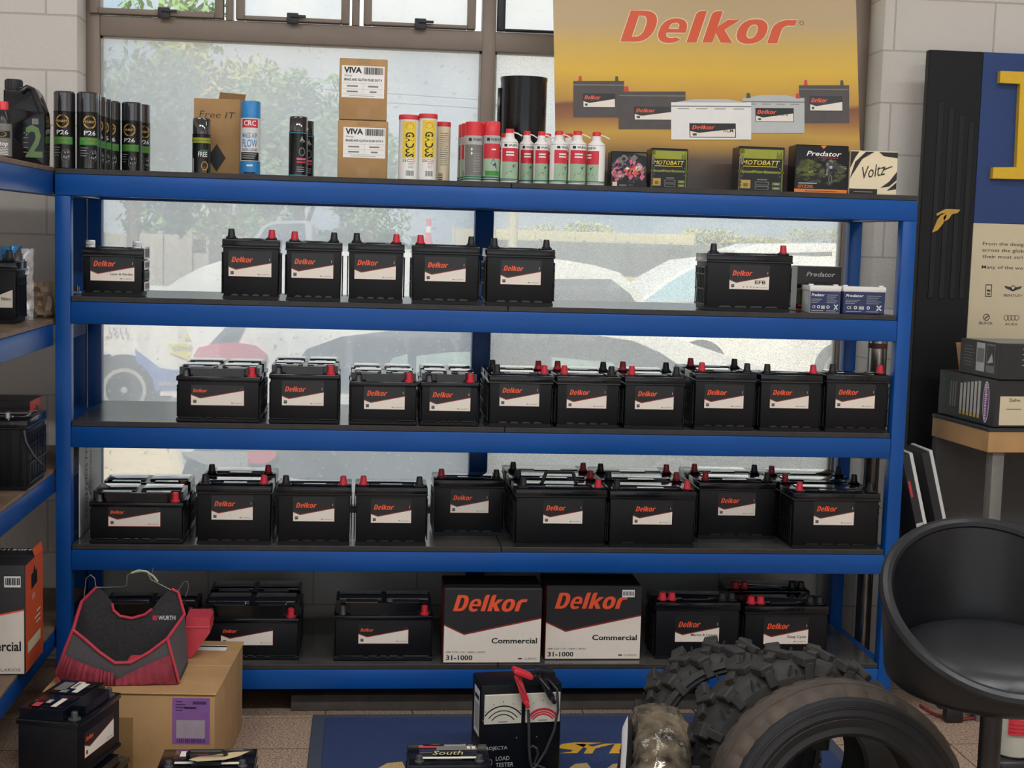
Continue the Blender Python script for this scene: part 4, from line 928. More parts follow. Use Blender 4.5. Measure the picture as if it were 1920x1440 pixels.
out_ = [PL(20, 312), PL(82, 312), PL(84, 232), PL(82, 210), PL(70, 175), PL(60, 163), PL(36, 163), PL(30, 168), PL(10, 168), PL(6, 205), PL(5, 240)]
b = MB(); slab(b, out_, -.0, .085, M_LID, .012)
x = front(0, 0, 0, 1); u = PL(48, 293); h2 = PL(48, 236)[1]-u[1]; b.text(x, '2', u[0], u[1], h2, mat('print_sage', '5e7a4e', .5), bold=.05, fit=PL(80, 293)[0]-u[0])
for i in range(5): q = PL(44, 250+9*i); b.rect(x, q[0], q[0]+.014, q[1], q[1]+.003, M_GRAY)
q = PL(60, 233); b.rect(x, q[0], q[0]+.02, q[1], q[1]+.018, M_GRAY); b.build('body', t)
b = MB(); hp = [PL(40, 172), PL(52, 164), PL(61, 168), PL(70, 190), PL(79, 212)]; b.tube([(p[0], -.006, p[1]) for p in hp], .009, M_CANK, 10); b.build('handle', t)
c0 = PL(20, 166); b = MB(); b.lathe([(.026, 0), (.027, .003), (.027, .03), (.024, .034), (.001, .034)], M_CAPK, 24)
for i in range(24): a = 2*PI*i/24; b.box(.0265*math.cos(a)-.0012, .0265*math.cos(a)+.0012, .0265*math.sin(a)-.0012, .0265*math.sin(a)+.0012, .003, .03, M_CAPK)
b.build('cap', t, (c0[0], .042, c0[1]-.002))
Y2 = -.27; p = atY(6, 297, Y2)
t = thing('additive_bottle', 'small grey bottle with a red cap in front of the black oil bottle', 'bottle', (p.x, Y2, ZT)); r = .026; h = atY(6, 205, Y2).z-ZT
b = MB(); b.lathe([(r*.9, 0), (r, .004), (r, h*.78), (r*.8, h*.92), (r*.55, h)], M_CANK, 28, cap0=True, cap1=True); xx = cylx(r, 1); band(b, r*1.01, h*.1, h*.72, M_GRAY); b.rect(cylx(r*1.01, 2), -r*.9, r*1.1, h*.45, h*.58, M_INK, 8)
b.poly(cylx(r*1.01, 3), [(r*(.1+.5*math.cos(a)), h*(.52+.05*math.sin(a))) for a in [2*PI*i/16 for i in range(16)]], M_YEL); b.text(cylx(r*1.01, 3), 'Stop', -r*.5, h*.3, h*.08, M_WHITE, bold=.03, shear=.2, fit=r*1.3)
for i in range(5): b.rect(cylx(r*1.01, 3), -r*.6, r*.8, h*(.13+.03*i), h*(.14+.03*i), M_WHITE, 6)
b.build('body', t); b = MB(); b.lathe([(r*.62, 0), (r*.62, .022), (r*.55, .025), (.001, .025)], M_CAPR, 24); b.build('cap', t, (0, 0, h-.002))

# second board of the unit: battery, foil packet, crumpled paper bag
ZB = LS[1]
Y = -.28; xr = atY(31, 560, Y).x; W = .19; H = atY(15, 490, Y).z-ZB
t = thing('car_battery', 'black battery beside the foil packet on the left unit, cut by the photo edge', 'battery', (xr-W/2, Y, ZB)); jis(t, W, .14, H, 'kk', '')
b = MB(); b.prism([(.0, .05), (W/2-.012, .05), (W/2-.012, .105), (.0, .07)], -.0012, .001, M_LABW); b.text(front(-.0012, 0, 0), 'Nitro', .05, .072, .01, M_INK, bold=.03, fit=.028); b.build('label', t)
Y = -.06
def foil(pts, y0, m, bev=.004): b_ = MB(); slab(b_, pts, -.02, .02, m, bev); return b_
M_FOIL = mat('crinkled_foil', 'b9bcc0', .22, .9, var=.25, scale=25, bump=.9); M_FOILB = mat('blue_foil', '2e7fc0', .25, .5, var=.3, scale=25, bump=.9)
px0 = atY(32, 600, Y)
t = thing('foil_packet', 'tall crinkled silver and blue foil packet behind the battery on the left unit', 'packet', (px0.x, Y, ZB))
def PK(px, py): p = atY(px, py, Y); return (p.x-px0.x, max(.0, p.z-ZB))
def crinkle(mb, pts_px, m, y0, y1, nx=9, nz=14, amp=.006, seed=1, PKf=None):
    """pillow with a wrinkled front: left/right px, top/bottom px"""
    (xa, xb, ya, yb) = pts_px; rr = random.Random(seed); f = PKf or PK; vs = []; fs = []
    for s_ in (0, 1):
        for j in range(nz+1):
            for i in range(nx+1):
                q = f(xa+(xb-xa)*i/nx, yb+(ya-yb)*j/nz); e = math.sin(PI*i/nx)**.5*math.sin(PI*min(.5, (j+1)/nz*.5+.1))
                ymid = (y0+y1)/2; yy = ymid+((y0-ymid) if s_ == 0 else (y1-ymid))*e+rr.uniform(-amp, amp)*e
                vs.append((q[0]+rr.uniform(-amp, amp)*.25, yy, q[1]))
    N = (nx+1)*(nz+1)
    for j in range(nz):
        for i in range(nx):
            a = j*(nx+1)+i; fs.append((a, a+1, a+nx+2, a+nx+1)); fs.append((N+a, N+a+nx+1, N+a+nx+2, N+a+1))
    for j in range(nz):
        for i in (0, nx): a = j*(nx+1)+i; fs.append((a, a+nx+1, N+a+nx+1, N+a))
    for i in range(nx):
        for j in (0, nz): a = j*(nx+1)+i; fs.append((a, a+1, N+a+1, N+a))
    mb.add(vs, fs, m)
b = MB(); crinkle(b, (2, 63, 466, 603), M_FOIL, -.022, .022); b.build('packet', t)
b = MB(); crinkle(b, (0, 42, 462, 500), M_FOILB, -.026, .024, 7, 5, seed=4); b.build('blue_top', t)
b = MB(); crinkle(b, (33, 48, 500, 602), mat('clear_film', 'b5b79a', .15, .0, bump=.6, scale=20), -.034, -.02, 4, 12, .003, seed=5); b.build('film_strip', t)
Y = .12; px0 = atY(82, 592, Y)
t = thing('paper_bag', 'crumpled brown paper bag in the corner of the left unit', 'bag', (px0.x, Y, ZB))
b = MB(); crinkle(b, (60, 104, 528, 598), mat('kraft_paper', 'b39c84', .75, var=.12, scale=15, bump=.4), -.05, .06, 8, 8, .022, seed=9); b.build('bag', t)
Y = -.005; px0 = atY(57, 600, Y)
b = MB(); r = .012; b.lathe([(r*.95, 0), (r, .003), (r, .04), (r*.7, .05), (r*.7, .062)], mat('bottle_blue_grey', '4d6479', .3), 18, cap0=True, cap1=True)
t = b.build('small_bottle', None, (px0.x, Y, ZB)); tag(t, 'tiny blue grey bottle between foil packet and paper bag', 'bottle')

# third board: strapped battery and a red and black carton
ZC = LS[2]
Y = -.40; xr = atY(52, 850, Y).x; W = .17; H = atY(25, 788, Y).z-ZC
t = thing('car_battery', 'black battery with a hanging carry strap on the third board of the left unit', 'battery', (xr-W/2, Y, ZC)); jis(t, W, .26, H, '--', ''); 
b = MB(); b.cyl(.008, 0, .022, M_STEEL, 14); b.build('terminal', t, (W*.12, .03, H))
b = MB(); b.tube([(W/2-.01, -.004, H-.03), (W/2-.002, -.012, H*.7), (W/2+.02, -.014, H*.52), (W/2+.045, -.008, H*.38)], .005, M_CAPK, 8); b.build('strap', t)
b = MB()
for i in range(5): b.box(-W*.4+i*W*.19, -W*.4+i*W*.19+.004, -.004, .004, .02, H-.03, M_LID)
b.build('ribs', t)
Y = -.10; xr = atY(56, 800, Y).x; H = atY(40, 752, Y).z-ZC; W = .3; D = .17
t = thing('carton', 'black and red battery carton with a cut-out hand hole behind the strapped battery', 'box', (xr-W/2, Y, ZC))
M_BOXR = mat('carton_red', 'c9463a', .55, var=.06); M_BOXK = mat('carton_black', '242326', .5)
b = MB(); b.box(-W/2, W/2, 0, D, 0, H, M_BOXK, .002, 1); b.rect(rside(W/2), .003, D-.003, .003, H-.003, M_BOXR)
b.rect(rside(W/2, k=2), .02, D-.01, H*.28, H*.60, M_CANG); b.poly(rside(W/2, k=3), [(.05, H*.46), (.10, H*.46), (.07, H*.34)], M_GRAY); b.poly(rside(W/2, k=2), [(.045, H*.78), (.13, H*.80), (.12, H*.9), (.10, H*.88), (.09, H*.94), (.075, H*.87), (.045, H*.87)], M_INK)
b.text(rside(W/2, k=2), 'Delkor', .04, H*.64, .02, M_LABW, bold=.02, shear=.3, fit=.08); b.rect(front(0), W*.2, W/2-.002, .004, H*.5, M_LABW); b.build('body', t)

# bottom board: the big commercial carton
ZD = LS[3]
Y = -.52; p = atY(47, 1218, Y); H = atY(45, 1060, Y).z-ZD; W = .36; D = .24
xr = atY(47, 1150, Y).x
t = thing('carton', 'white, black and orange commercial battery carton on the lowest board of the left unit', 'box', (xr-W/2, Y, ZD))
M_BOXO = mat('carton_orange', 'd4572f', .55, var=.05)
b = MB(); b.box(-W/2, W/2, 0, D, 0, H, M_BOXK, .003, 2); x = lambda k: front(0, 0, 0, k)
b.poly(x(1), [(-W/2+.002, .003), (W/2-.003, .003), (W/2-.003, H*.60), (-W/2*.6, H*.42), (-W/2+.002, H*.5)], M_ORG); b.poly(x(2), [(-W/2+.002, .003), (W/2-.003, .003), (W/2-.003, H*.585), (-W/2*.6, H*.405), (-W/2+.002, H*.485)], M_LABW)
b.text(x(3), 'Commercial', W/2-.012, H*.22, H*.085, M_INK, bold=.05, fit=.17, align='r'); b.text(x(3), 'CLARIOS', W/2-.014, H*.03, H*.03, M_GRAY, fit=.07, align='r')
b.rect(x(2), W/2-.06, W/2-.012, H*.80, H*.9, M_WHITE)
for i in range(9): b.rect(x(3), W/2-.056+.0048*i, W/2-.0535+.0048*i+(.001 if i % 3 else 0), H*.82, H*.885, M_INK)
b.rect(rside(W/2), .003, D-.003, .003, H-.003, M_BOXO); rs = lambda k: rside(W/2, 0, 0, k)
b.poly(rs(2), [(.08, H*.72), (.16, H*.74), (.155, H*.88), (.14, H*.85), (.12, H*.93), (.105, H*.86), (.08, H*.86)], M_INK); b.text(rs(2), '31P', .09, H*.62, .016, M_LABW, bold=.02, fit=.035)
b.rect(rs(2), .03, .2, H*.17, H*.27, M_CREAM)
for i, ww in enumerate((.06, .08, .05)): b.rect(rs(2), .2-ww, .2, H*(.36+.05*i), H*(.375+.05*i), M_LABW)
b.text(topz(H, 0, 0, 3), 'N150HD', W*.14, D*.82, .022, M_WHITE, bold=.04, fit=.13); b.rect(topz(H, 0, 0, 1), -W/2, W/2, D*.46, D*.54, mat('carton_tape_black', '2e2c2c', .3)); b.build('body', t)
b = MB(); M_ = Matrix.Translation((W/2, 0, H)) @ Matrix.Rotation(-.25, 4, 'Y'); b.box(-.002, .001, D*.55, D-.002, -.002, .022, M_BOXO, M=M_); b.build('flap', t)

q = atZ(143, 551, Z2); t = thing('bolt_bag', 'small clear bag of metal bolts at the far left of the second shelf', 'bag', (q.x, q.y, Z2)); b = MB()
b.box(-.012, .012, 0, .03, 0, .008, M_CANW, .003); b.build('packet', t)
for i, (u, v) in enumerate(((-.006, .008), (.004, .018), (.0, .004))): b = MB(); b.cyl(.004, .008, .020+.004*i, M_STEEL, 10, (u, v, 0), .0008); b.build('bolt', t)
# ------------------------------------------------------------------ the two commercial cartons on the bottom shelf
def commercial(x0, x1, yt, Y, D, lb, sticker):
    a = atY(x0, yt+70, Y); c = atY(x1, yt+70, Y); W = c.x-a.x; H = atY((x0+x1)/2, yt, Y).z-Z5
    t = thing('carton', lb, 'box', ((a.x+c.x)/2, Y, Z5), 0, 'commercial battery cartons'); b = MB(); b.box(-W/2, W/2, 0, D, 0, H, M_BOXK, .002, 1)
    x = lambda k: front(0, -W/2, 0, k)
    zz = lambda o: [(W*.004, .003), (W*.996, .003), (W*.996, H*(.60+o)), (W*.21, H*(.38+o)), (W*.004, H*(.505+o))]
    b.poly(x(1), zz(.02), M_DRED); b.poly(x(2), zz(0), M_LABW)
    wordmark(b, x(1), W*.09, H*.70, H*.215, M_DRED, W*.76, grow=.02); wordmark(b, x(3), W*.09, H*.70, H*.215, M_ORG, W*.76)
    b.text(x(3), 'Commercial', W*.96, H*.27, H*.07, M_INK, bold=.05, fit=W*.47, align='r')
    b.text(x(3), '1000 CCA | 12V | 100Ah | 160 RC', W*.03, H*.14, H*.022, M_INK, bold=.01, fit=W*.4); b.text(x(3), '31-1000', W*.03, H*.045, H*.062, M_INK, bold=.05, fit=W*.27)
    b.text(x(3), 'CLARIOS', W*.96, H*.05, H*.025, M_GRAY, fit=W*.13, align='r'); b.rect(x(3), W*.77, W*.81, H*.055, H*.07, M_INK)
    if sticker:
        b.rect(x(4), W*.79, W*.92, H*.86, H*.96, M_WHITE)
        for i in range(10): b.rect(x(5), W*(.80+.0115*i), W*(.805+.0115*i+(.003 if i % 3 == 0 else 0)), H*.88, H*.94, M_INK)
    b.rect(lside(-W/2), -D+.003, -.003, .003, H-.003, mat('carton_dark_red', '8c2c2c', .55)); b.rect(rside(W/2), .003, D-.003, .003, H-.003, mat('carton_dark_red'))
    b.text(topz(H, 0, 0, 1), '31-1000', -W*.45, .022, .02, M_LABW, bold=.03, fit=W*.3); b.rect(topz(H, 0, 0, 1), W*.25, W*.45, .02, .03, M_LABW)
    b.build('body', t)
    for y0, y1 in ((.002, D*.49), (D*.51, D-.002)): MB().box(-W/2+.002, W/2-.002, y0, y1, H, H+.002, M_BOXK, .0006, 1).build('flap', t).name = 'flap'
    return t
commercial(832, 1015, 1104, .012, .19, 'left of two white and black commercial battery cartons on the bottom shelf', False)
commercial(1023, 1202, 1100, .055, .19, 'right commercial battery carton with a barcode sticker on its front, bottom shelf', True)

# printed white board leaning in the left end of the fourth shelf
a = atX(141, 983, .062); c = atX(163, 960, .062)
M_PRINT = mat('board_white', 'd9d9d8', .5, var=.02)
b = MB(); y0, y1 = .10, .50; b.box(0, .004, y0, y1, 0, .33, M_PRINT, .001, 1)
b.text(lambda u, v: (.0046, y0+.05+u, v), 'AN SOLUTION', .045, .31, .035, M_INK, bold=.02, rot=-PI/2, fit=.26); b.text(lambda u, v: (.0046, y0+.05+u, v), 'LUBRICANTS', .13, .31, .03, M_GRAY, rot=-PI/2, fit=.24)
t = b.build('sign_board', None, (.056, 0, Z4)); tag(t, 'white printed board standing in the left end of the fourth shelf', 'sign')

# timber lying under the rack
p = atZ(556, 1335, 0)
t = MB().box(0, 1.5, 0, .10, .001, .058, mat('dark_timber', '4a4540', .8, var=.25, scale=14, bump=.3), .004).build('timber_plank', None, (p.x-.02, .07, 0)); tag(t, 'dark timber plank lying on the floor under the rack', 'plank')

# ------------------------------------------------------------------ mat
def mat_rug():
    return mat('mat_blue_pile', '24365f', .95, var=.35, scale=260, bump=.6)
mx_, my_ = .857, .02; MW, MD = 1.75, 1.25
t = thing('floor_mat', 'dark blue logo floor mat with yellow lettering in front of the rack', 'mat', (mx_, my_, 0))
b = MB(); b.box(0, MW, -MD, 0, .001, .005, mat('mat_border', '3c4452', .7), .002, 1); b.build('border', t)
b = MB(); b.box(.045, MW-.045, -MD+.045, -.045, .004, .009, mat_rug(), .001, 1)
M_MY = mat('mat_yellow', 'cf9f2c', .9, var=.25, scale=200); M_MT = mat('mat_tan', 'b59a63', .9, var=.3, scale=200)
def mt(px, py): q = atZ(px, py, .01); return q.x-mx_, q.y-my_
u0, v0 = mt(777, 1413); tz = topz(.009, 0, 0, 1)
b.text(tz, 'GOOD', u0, v0, .085, M_MY, bold=.05, shear=.25, fit=mt(1022, 1411)[0]-u0)
u1, v1 = mt(1084, 1412); b.text(tz, 'YEAR', u1, v1, .085, M_MY, bold=.05, shear=.25, fit=.44)
fx, fy = mt(1048, 1412)
b.poly(tz, [(fx, fy+.0), (fx+.04, fy+.012), (fx+.05, fy+.03), (fx+.02, fy+.04), (fx+.0, fy+.05), (fx+.02, fy+.085), (fx+.07, fy+.10), (fx+.16, fy+.095), (fx+.10, fy+.075), (fx+.085, fy+.05), (fx+.06, fy+.0)], M_MY)
def bigshape(px, k, pts):
    q = mt(px, 1440); b.poly(tz, [(q[0]+k*c[0], q[1]+k*c[1]) for c in pts], M_MT)
wing = [(0, -1), (.25, -.1), (.55, .35), (.95, .45), (1.0, .1), (1.05, -.4), (.9, -1.2), (.3, -1.3)]
for px, k in ((686, .12), (1048, .10), (1120, .10)): bigshape(px, k, wing)
b.build('pile', t)

# ------------------------------------------------------------------ carton on the floor and the tool bag
CW, CD, CH = .50, .545, .29
ang = math.atan2(.035, .54)
t = thing('carton', 'brown cardboard carton on the floor with a purple courier label, under the tool bag', 'box', (.592, -.649, .001), -ang)
b = MB(); b.box(-CW, 0, 0, CD, 0, CH, M_CARD, .006, 2); x = lambda k: front(0, 0, 0, k)
b.rect(x(1), -CW+.01, -.24, .02, CH*.75, mat('tape_brown', '8f7048', .5, var=.2, scale=6)); b.build('body', t)  # darker brown patch on the left of the carton front
b = MB(); b.box(-CW-.003, .004, -.006, CD*.5, CH+.0, CH+.005, M_CARD, .002, 1); b.build('flap', t)
b = MB(); b.box(-CW-.003, .004, CD*.503, CD+.004, CH+.001, CH+.006, M_CARD, .002, 1); b.rect(topz(CH+.006), -.15, -.04, CD-.11, CD-.05, M_WHITE); b.rect(topz(CH+.006, k=2), -.13, -.04, CD-.07, CD-.056, M_INK); b.build('flap', t)
b = MB(); w0, w1, h0, h1 = -.125, -.015, CH*.48, CH*.965; M_PUR = mat('label_purple', '8a5c9c', .4, var=.08)
b.rect(x(1), w0, w1, h0, h1, M_PUR); b.rect(x(2), w0+.012, w1-.014, CH*.545, CH*.735, mat('label_lilac_grey', 'a89ba6', .5))
for i in range(4): b.rect(x(2), w0+.01, w0+.03+.008*(i % 3), CH*(.92-.03*i), CH*(.932-.03*i), mat('print_violet', '4b2f63', .5)); 
b.rect(x(2), w0+.06, w1-.01, CH*.90, CH*.93, mat('print_violet')); b.rect(x(3), w0+.035, w0+.07, CH*.855, CH*.87, M_INK)
for i in range(14): b.rect(x(2), w0+.014+.006*i, w0+.0165+.006*i+(.0015 if i % 3 else 0), CH*.495, CH*.535, mat('print_violet'))
b.build('courier_label', t)['label'] = 'purple courier label with a pale address slip'

ZBAG = CH+.0085; YF, YB = -.555, -.36
M_GREYF = mat('grey_canvas', '5a5557', .9, var=.15, scale=150, bump=.3); M_DKF = mat('dark_canvas', '3a3739', .9, var=.2, scale=120, bump=.3); M_REDF = mat('red_canvas', '8f3240', .85, var=.18, scale=40, bump=.4); M_REDT = mat('red_binding', 'c23a4a', .7, var=.08)
bc = atY(232, 1285, YF); bl = Vector((bc.x, YF, ZBAG))
t = thing('tool_bag', 'open grey and red fabric tool bag sitting on the brown carton', 'bag', bl)
def PB(px, py, Y): q = atY(px, py, Y); return (q.x-bl.x, Y-bl.y, max(.0, q.z-ZBAG))
def xz(pts, Y): return [(q[0], q[2]) for q in (PB(a_, b_, Y) for a_, b_ in pts)]
fp = [(106, 1262), (112, 1282), (150, 1300), (330, 1300), (336, 1286), (313, 1198), (280, 1222), (245, 1240), (215, 1240), (185, 1222), (160, 1200), (137, 1182)]
b = MB(); b.prism(xz(fp, YF), 0, .006, M_GREYF); b.build('front_panel', t)
bp_ = [(128, 1300), (350, 1300), (352, 1240), (346, 1152), (334, 1108), (322, 1104), (300, 1122), (287, 1140), (272, 1151), (248, 1158), (224, 1154), (213, 1143), (210, 1131), (196, 1112), (182, 1100), (153, 1128), (140, 1180)]
d_ = YB-YF
b = MB(); b.prism(xz(bp_, YB), d_, d_+.006, M_DKF); wq = PB(293, 1156, YB)
b.text(front(d_, 0, 0), 'WURTH', PB(297, 1159, YB)[0], PB(297, 1162, YB)[2], .013, M_WHITE, bold=.04, fit=.052); b.rect(front(d_), PB(286, 1160, YB)[0], PB(295, 1160, YB)[0], PB(290, 1163, YB)[2], PB(290, 1154, YB)[2], M_REDT); b.build('back_panel', t)
def side(pf, pb, m):
    q = MB(); n = len(pf); F = [PB(a_, b_, YF) for a_, b_ in pf]; B_ = [PB(a_, b_, YB) for a_, b_ in pb]
    vs = []; fs = []; K = 6
    for i in range(n):
        for k in range(K+1):
            s_ = k/K; p0, p1 = F[i], B_[i]; z = p0[2]+(p1[2]-p0[2])*s_; vs.append((p0[0]+(p1[0]-p0[0])*s_, p0[1]+(p1[1]-p0[1])*s_, z))
    for i in range(n-1):
        for k in range(K): a_ = i*(K+1)+k; fs.append((a_, a_+1, a_+K+2, a_+K+1))
    q.add(vs, fs, m); off = len(vs); q.add([(v[0]-.004, v[1], v[2]) for v in vs], [f[::-1] for f in fs], m); q.build('side_panel', t)
side([(313, 1198), (322, 1235), (330, 1265), (336, 1300)], [(346, 1152), (350, 1190), (351, 1235), (352, 1300)], M_GREYF)
side([(137, 1182), (125, 1210), (112, 1245), (112, 1300)], [(153, 1128), (146, 1160), (138, 1200), (130, 1300)], M_GREYF)
b = MB(); b.prism([(q[0], q[1]) for q in (PB(112, 1300, YF), PB(336, 1300, YF), PB(352, 1300, YB), PB(130, 1300, YB))], .0, .01, M_DKF, 'z'); b.build('base', t)
# gathered pockets in front
def pocket(top, bot, amp, n, seed):
    rr = random.Random(seed); vs = []; fs = []; K = 6
    def lerp(P, s_):
        L = len(P)-1; i = min(int(s_*L), L-1); f_ = s_*L-i; return (P[i][0]+(P[i+1][0]-P[i][0])*f_, P[i][1]+(P[i+1][1]-P[i][1])*f_)
    for i in range(n+1):
        s_ = i/n; a_, c_ = lerp(top, s_), lerp(bot, s_)
        for k in range(K+1):
            f_ = k/K; px, py = a_[0]+(c_[0]-a_[0])*f_, a_[1]+(c_[1]-a_[1])*f_; q = PB(px, py, YF)
            e = math.sin(PI*min(1, max(0, f_)))*.6+.4*(1-f_); y = -.008-amp*(.5+.5*math.sin(i*1.9+rr.uniform(-.4, .4)))*e-.012*math.sin(PI*f_)
            vs.append((q[0], y, q[2]))
    for i in range(n):
        for k in range(K): a_ = i*(K+1)+k; fs.append((a_, a_+K+1, a_+K+2, a_+1))
    q = MB(); q.add(vs, fs, M_REDF); q.add([(v[0], v[1]+.003, v[2]) for v in vs], [f[::-1] for f in fs], M_REDF); return q
pocket([(120, 1224), (150, 1240), (190, 1254), (216, 1262)], [(107, 1266), (140, 1284), (190, 1293), (220, 1296)], .014, 40, 1).build('gathered_pocket', t)
pocket([(216, 1274), (265, 1250), (320, 1226)], [(222, 1297), (270, 1297), (336, 1290)], .005, 24, 2).build('flat_pocket', t)
tr = MB()
for pts, Y in (([(136, 1180), (160, 1199), (186, 1222), (216, 1243), (246, 1242), (281, 1222), (314, 1197)], YF), ([(137, 1180), (122, 1218), (107, 1260), (112, 1280)], YF), ([(314, 1197), (325, 1240), (336, 1286)], YF), ([(182, 1100), (153, 1128), (142, 1160)], YB), ([(210, 1131), (213, 1144), (225, 1155), (248, 1159), (272, 1152), (285, 1142)], YB), ([(322, 1104), (334, 1110), (346, 1152)], YB)):
    P = [PB(a_, b_, Y) for a_, b_ in pts]; tr.tube([(q[0], q[1]-.002, q[2]) for q in P], .0048, M_REDT, 8)
for a_, c_ in (((314, 1197), (346, 1152)), ((137, 1181), (153, 1128))): tr.tube([PB(*a_, YF), PB(*c_, YB)], .0048, M_REDT, 8)
tr.build('binding', t)
wr_ = MB(); M_WIRE = mat('galvanised_wire', '9a9a92', .4, .8)
for pts in ([(158, 1120), (162, 1084), (170, 1077), (178, 1084), (180, 1100)], [(182, 1101), (232, 1100), (238, 1096), (239, 1078), (246, 1074), (275, 1070), (283, 1086), (306, 1098), (326, 1108)], [(334, 1108), (345, 1090), (352, 1090), (354, 1100), (348, 1118)], [(283, 1086), (288, 1064)]):
    P = [PB(a_, b_, YB) for a_, b_ in pts]; wr_.tube([(q[0], q[1]-.004, q[2]) for q in P], .0014, M_WIRE, 6)
P = [PB(a_, b_, YB) for a_, b_ in ((247, 1074), (260, 1069), (275, 1071), (288, 1080), (296, 1090))]; wr_.tube([(q[0], q[1]-.004, q[2]) for q in P], .0035, mat('twisted_string', 'a7ad92', .8, bump=.4), 7)
wr_.build('wire_hanger', t)
b = MB(); b.box(-.0, .045, .03, .10, .012, .06, M_REDT, .012, 3); b.box(.02, .08, .06, .12, .012, .05, M_WHITE, .003); tq = b.build('bag_contents', t)
# red plastic case standing behind the bag
Y = -.30; p = atY(366, 1222, Y); q0 = atY(346, 1170, Y); q1 = atY(391, 1170, Y); W = q1.x-q0.x; zt = atY(366, 1158, Y).z
t = thing('plastic_case', 'red hard plastic case standing on the carton behind the tool bag', 'case', (q0.x+.004, Y, ZBAG))
b = MB(); hh_ = zt-ZBAG; M_CASE = mat('red_plastic', 'c8404c', .4)
b.prism([(0, 0), (.018, 0), (W, hh_*.62), (W, hh_*.93), (W-.008, hh_), (0, hh_)], 0, .11, M_CASE); b.build('body', t)
b = MB(); b.box(0, W+.0015, -.002, .112, hh_*.74, hh_*.78, M_CASE, .001, 1); b.build('seam', t)

# ------------------------------------------------------------------ batteries on the floor
def floor_batt(x, y, z, rz, W, D, H, lb, prints_top=None, **kw):
    t = thing('car_battery', lb, 'battery', (x, y, z), rz, 'used batteries on the floor'); return t
zt = .39
A_ = atZ(146, 1350, zt-.02); B2 = atZ(228, 1292, zt-.02)
drv = Vector((B2.x-A_.x, B2.y-A_.y)); L_ = drv.length; rzb = math.atan2(drv.y, drv.x)
def used(t, W, D, H, label=True, posts=True):
    c = MB(); c.box(-W/2+.004, W/2-.004, .004, D-.004, 0, H-.04, M_BLK, .004); c.box(-W/2, W/2, 0, D, 0, .012, M_BLK, .003, 1)
    c.box(-W/2, W/2, 0, D, H-.045, H-.03, M_LID, .003); c.build('case', t)
    l = MB(); P = [(-W/2+.06, .008), (W/2-.06, .008), (W/2-.06, .045), (W/2-.008, .045), (W/2-.008, D-.006), (-W/2+.008, D-.006), (-W/2+.008, .045), (-W/2+.06, .045)]
    l.prism(P, H-.031, H-.003, M_LID, 'z'); l.box(-W/2+.03, -.01, .055, D-.02, H-.004, H, M_LID, .002); l.box(.01, W/2-.03, .055, D-.02, H-.004, H, M_LID, .002)
    T = lambda k: topz(H, 0, 0, k)
    l.rect(T(1), -W*.42, -W*.30, D*.50, D*.88, M_LABW) if False else None
    l.build('lid', t)
    for sx in (-1, 1):
        q = MB(); q.lathe([(.017, 0), (.017, .004), (.010, .006), (.009, .02), (.007, .022)], mat('lead_grey', '57585a', .5, .6), 14, cap0=True, cap1=True); q.build('terminal', t, (sx*(W/2-.03), .024, H-.031))
    if label:
        mb = MB(); lw = W*.66; xf = lambda u, v, k: (-lw/2+u, .004-.0005*k, .045+v); lab_din(mb, xf, lw); mb.build('label', t)
rz_n = rzb
Hq = .185; zq = zt-Hq
pos = Vector(((A_.x+B2.x)/2, (A_.y+B2.y)/2))
t = thing('car_battery', 'used battery with side label and stickered lid, topmost of the lower left pile', 'battery', (pos.x, pos.y, zq), rz_n, 'used batteries on the floor')
WU = max(.26, min(.34, L_)); used(t, WU, .175, Hq)
st = MB(); T = lambda k: topz(Hq, 0, 0, k)
st.rect(T(1), -WU*.40, -WU*.14, .075, .090, M_LABW); st.rect(T(1), -WU*.30, -WU*.20, .105, .118, M_CANG); st.rect(T(1), -WU*.42, -WU*.30, .122, .142, M_REDT)
st.rect(T(1), WU*.06, WU*.36, .075, .092, M_LABW); st.rect(T(1), WU*.18, WU*.40, .092, .112, M_LABW); st.rect(T(2), WU*.2, WU*.36, .099, .107, M_GRAY); st.rect(T(1), WU*.1, WU*.36, .118, .150, M_GRAY)
for i in range(3): st.rect(T(1), WU*(.04+.035*i), WU*(.06+.035*i), .105, .125, M_CANG)
st.build('lid_stickers', t)
t = thing('car_battery', 'dusty battery underneath, carrying the labelled one at the lower left', 'battery', (pos.x+.02, pos.y-.01, .001), rz_n, 'used batteries on the floor'); used(t, WU+.03, .19, zq-.003, False)
for ch in t.children:
    if ch.name.startswith('terminal'): ch.location.z -= .003
    if ch.name.startswith('terminal') : ch.scale = (1, 1, .8)

def low_batt(x0, x1, ypx, H, lb, handle):
    p0 = atZ(x0, ypx, H); p1 = atZ(x1, ypx, H); W = p1.x-p0.x; t = thing('car_battery', lb, 'battery', ((p0.x+p1.x)/2, p0.y, .001), 0, 'used batteries on the floor')
    jis(t, W, .165, H, '--', '')
    for sx in (-1, 1):
        q = MB(); q.lathe([(.013, 0), (.013, .004), (.0095, .006), (.0085, .018), (.007, .019)], mat('lead_grey', '57585a', .5, .6), 14, cap0=True, cap1=True); q.build('terminal', t, (sx*(W/2-.03), .026, H))
    return t, W
t, W = low_batt(292, 474, 1446, .215, 'battery with a raised handle and a paper tag, in front of the purple labelled carton', True); H = .215
b = MB(); h_ = W*.20
b.tube([(-h_*1.05, .085, H+.004), (-h_*.95, .05, H+.03), (-h_*.8, .045, H+.036), (h_*.8, .045, H+.036), (h_*.95, .05, H+.03), (h_*1.05, .085, H+.004)], .006, M_CAPK, 8); b.build('handle', t)
b = MB(); P = [(-.045, .03), (-.02, .018), (.05, .03), (.085, .055), (.11, .09), (.07, .085), (.01, .06), (-.02, .055)]
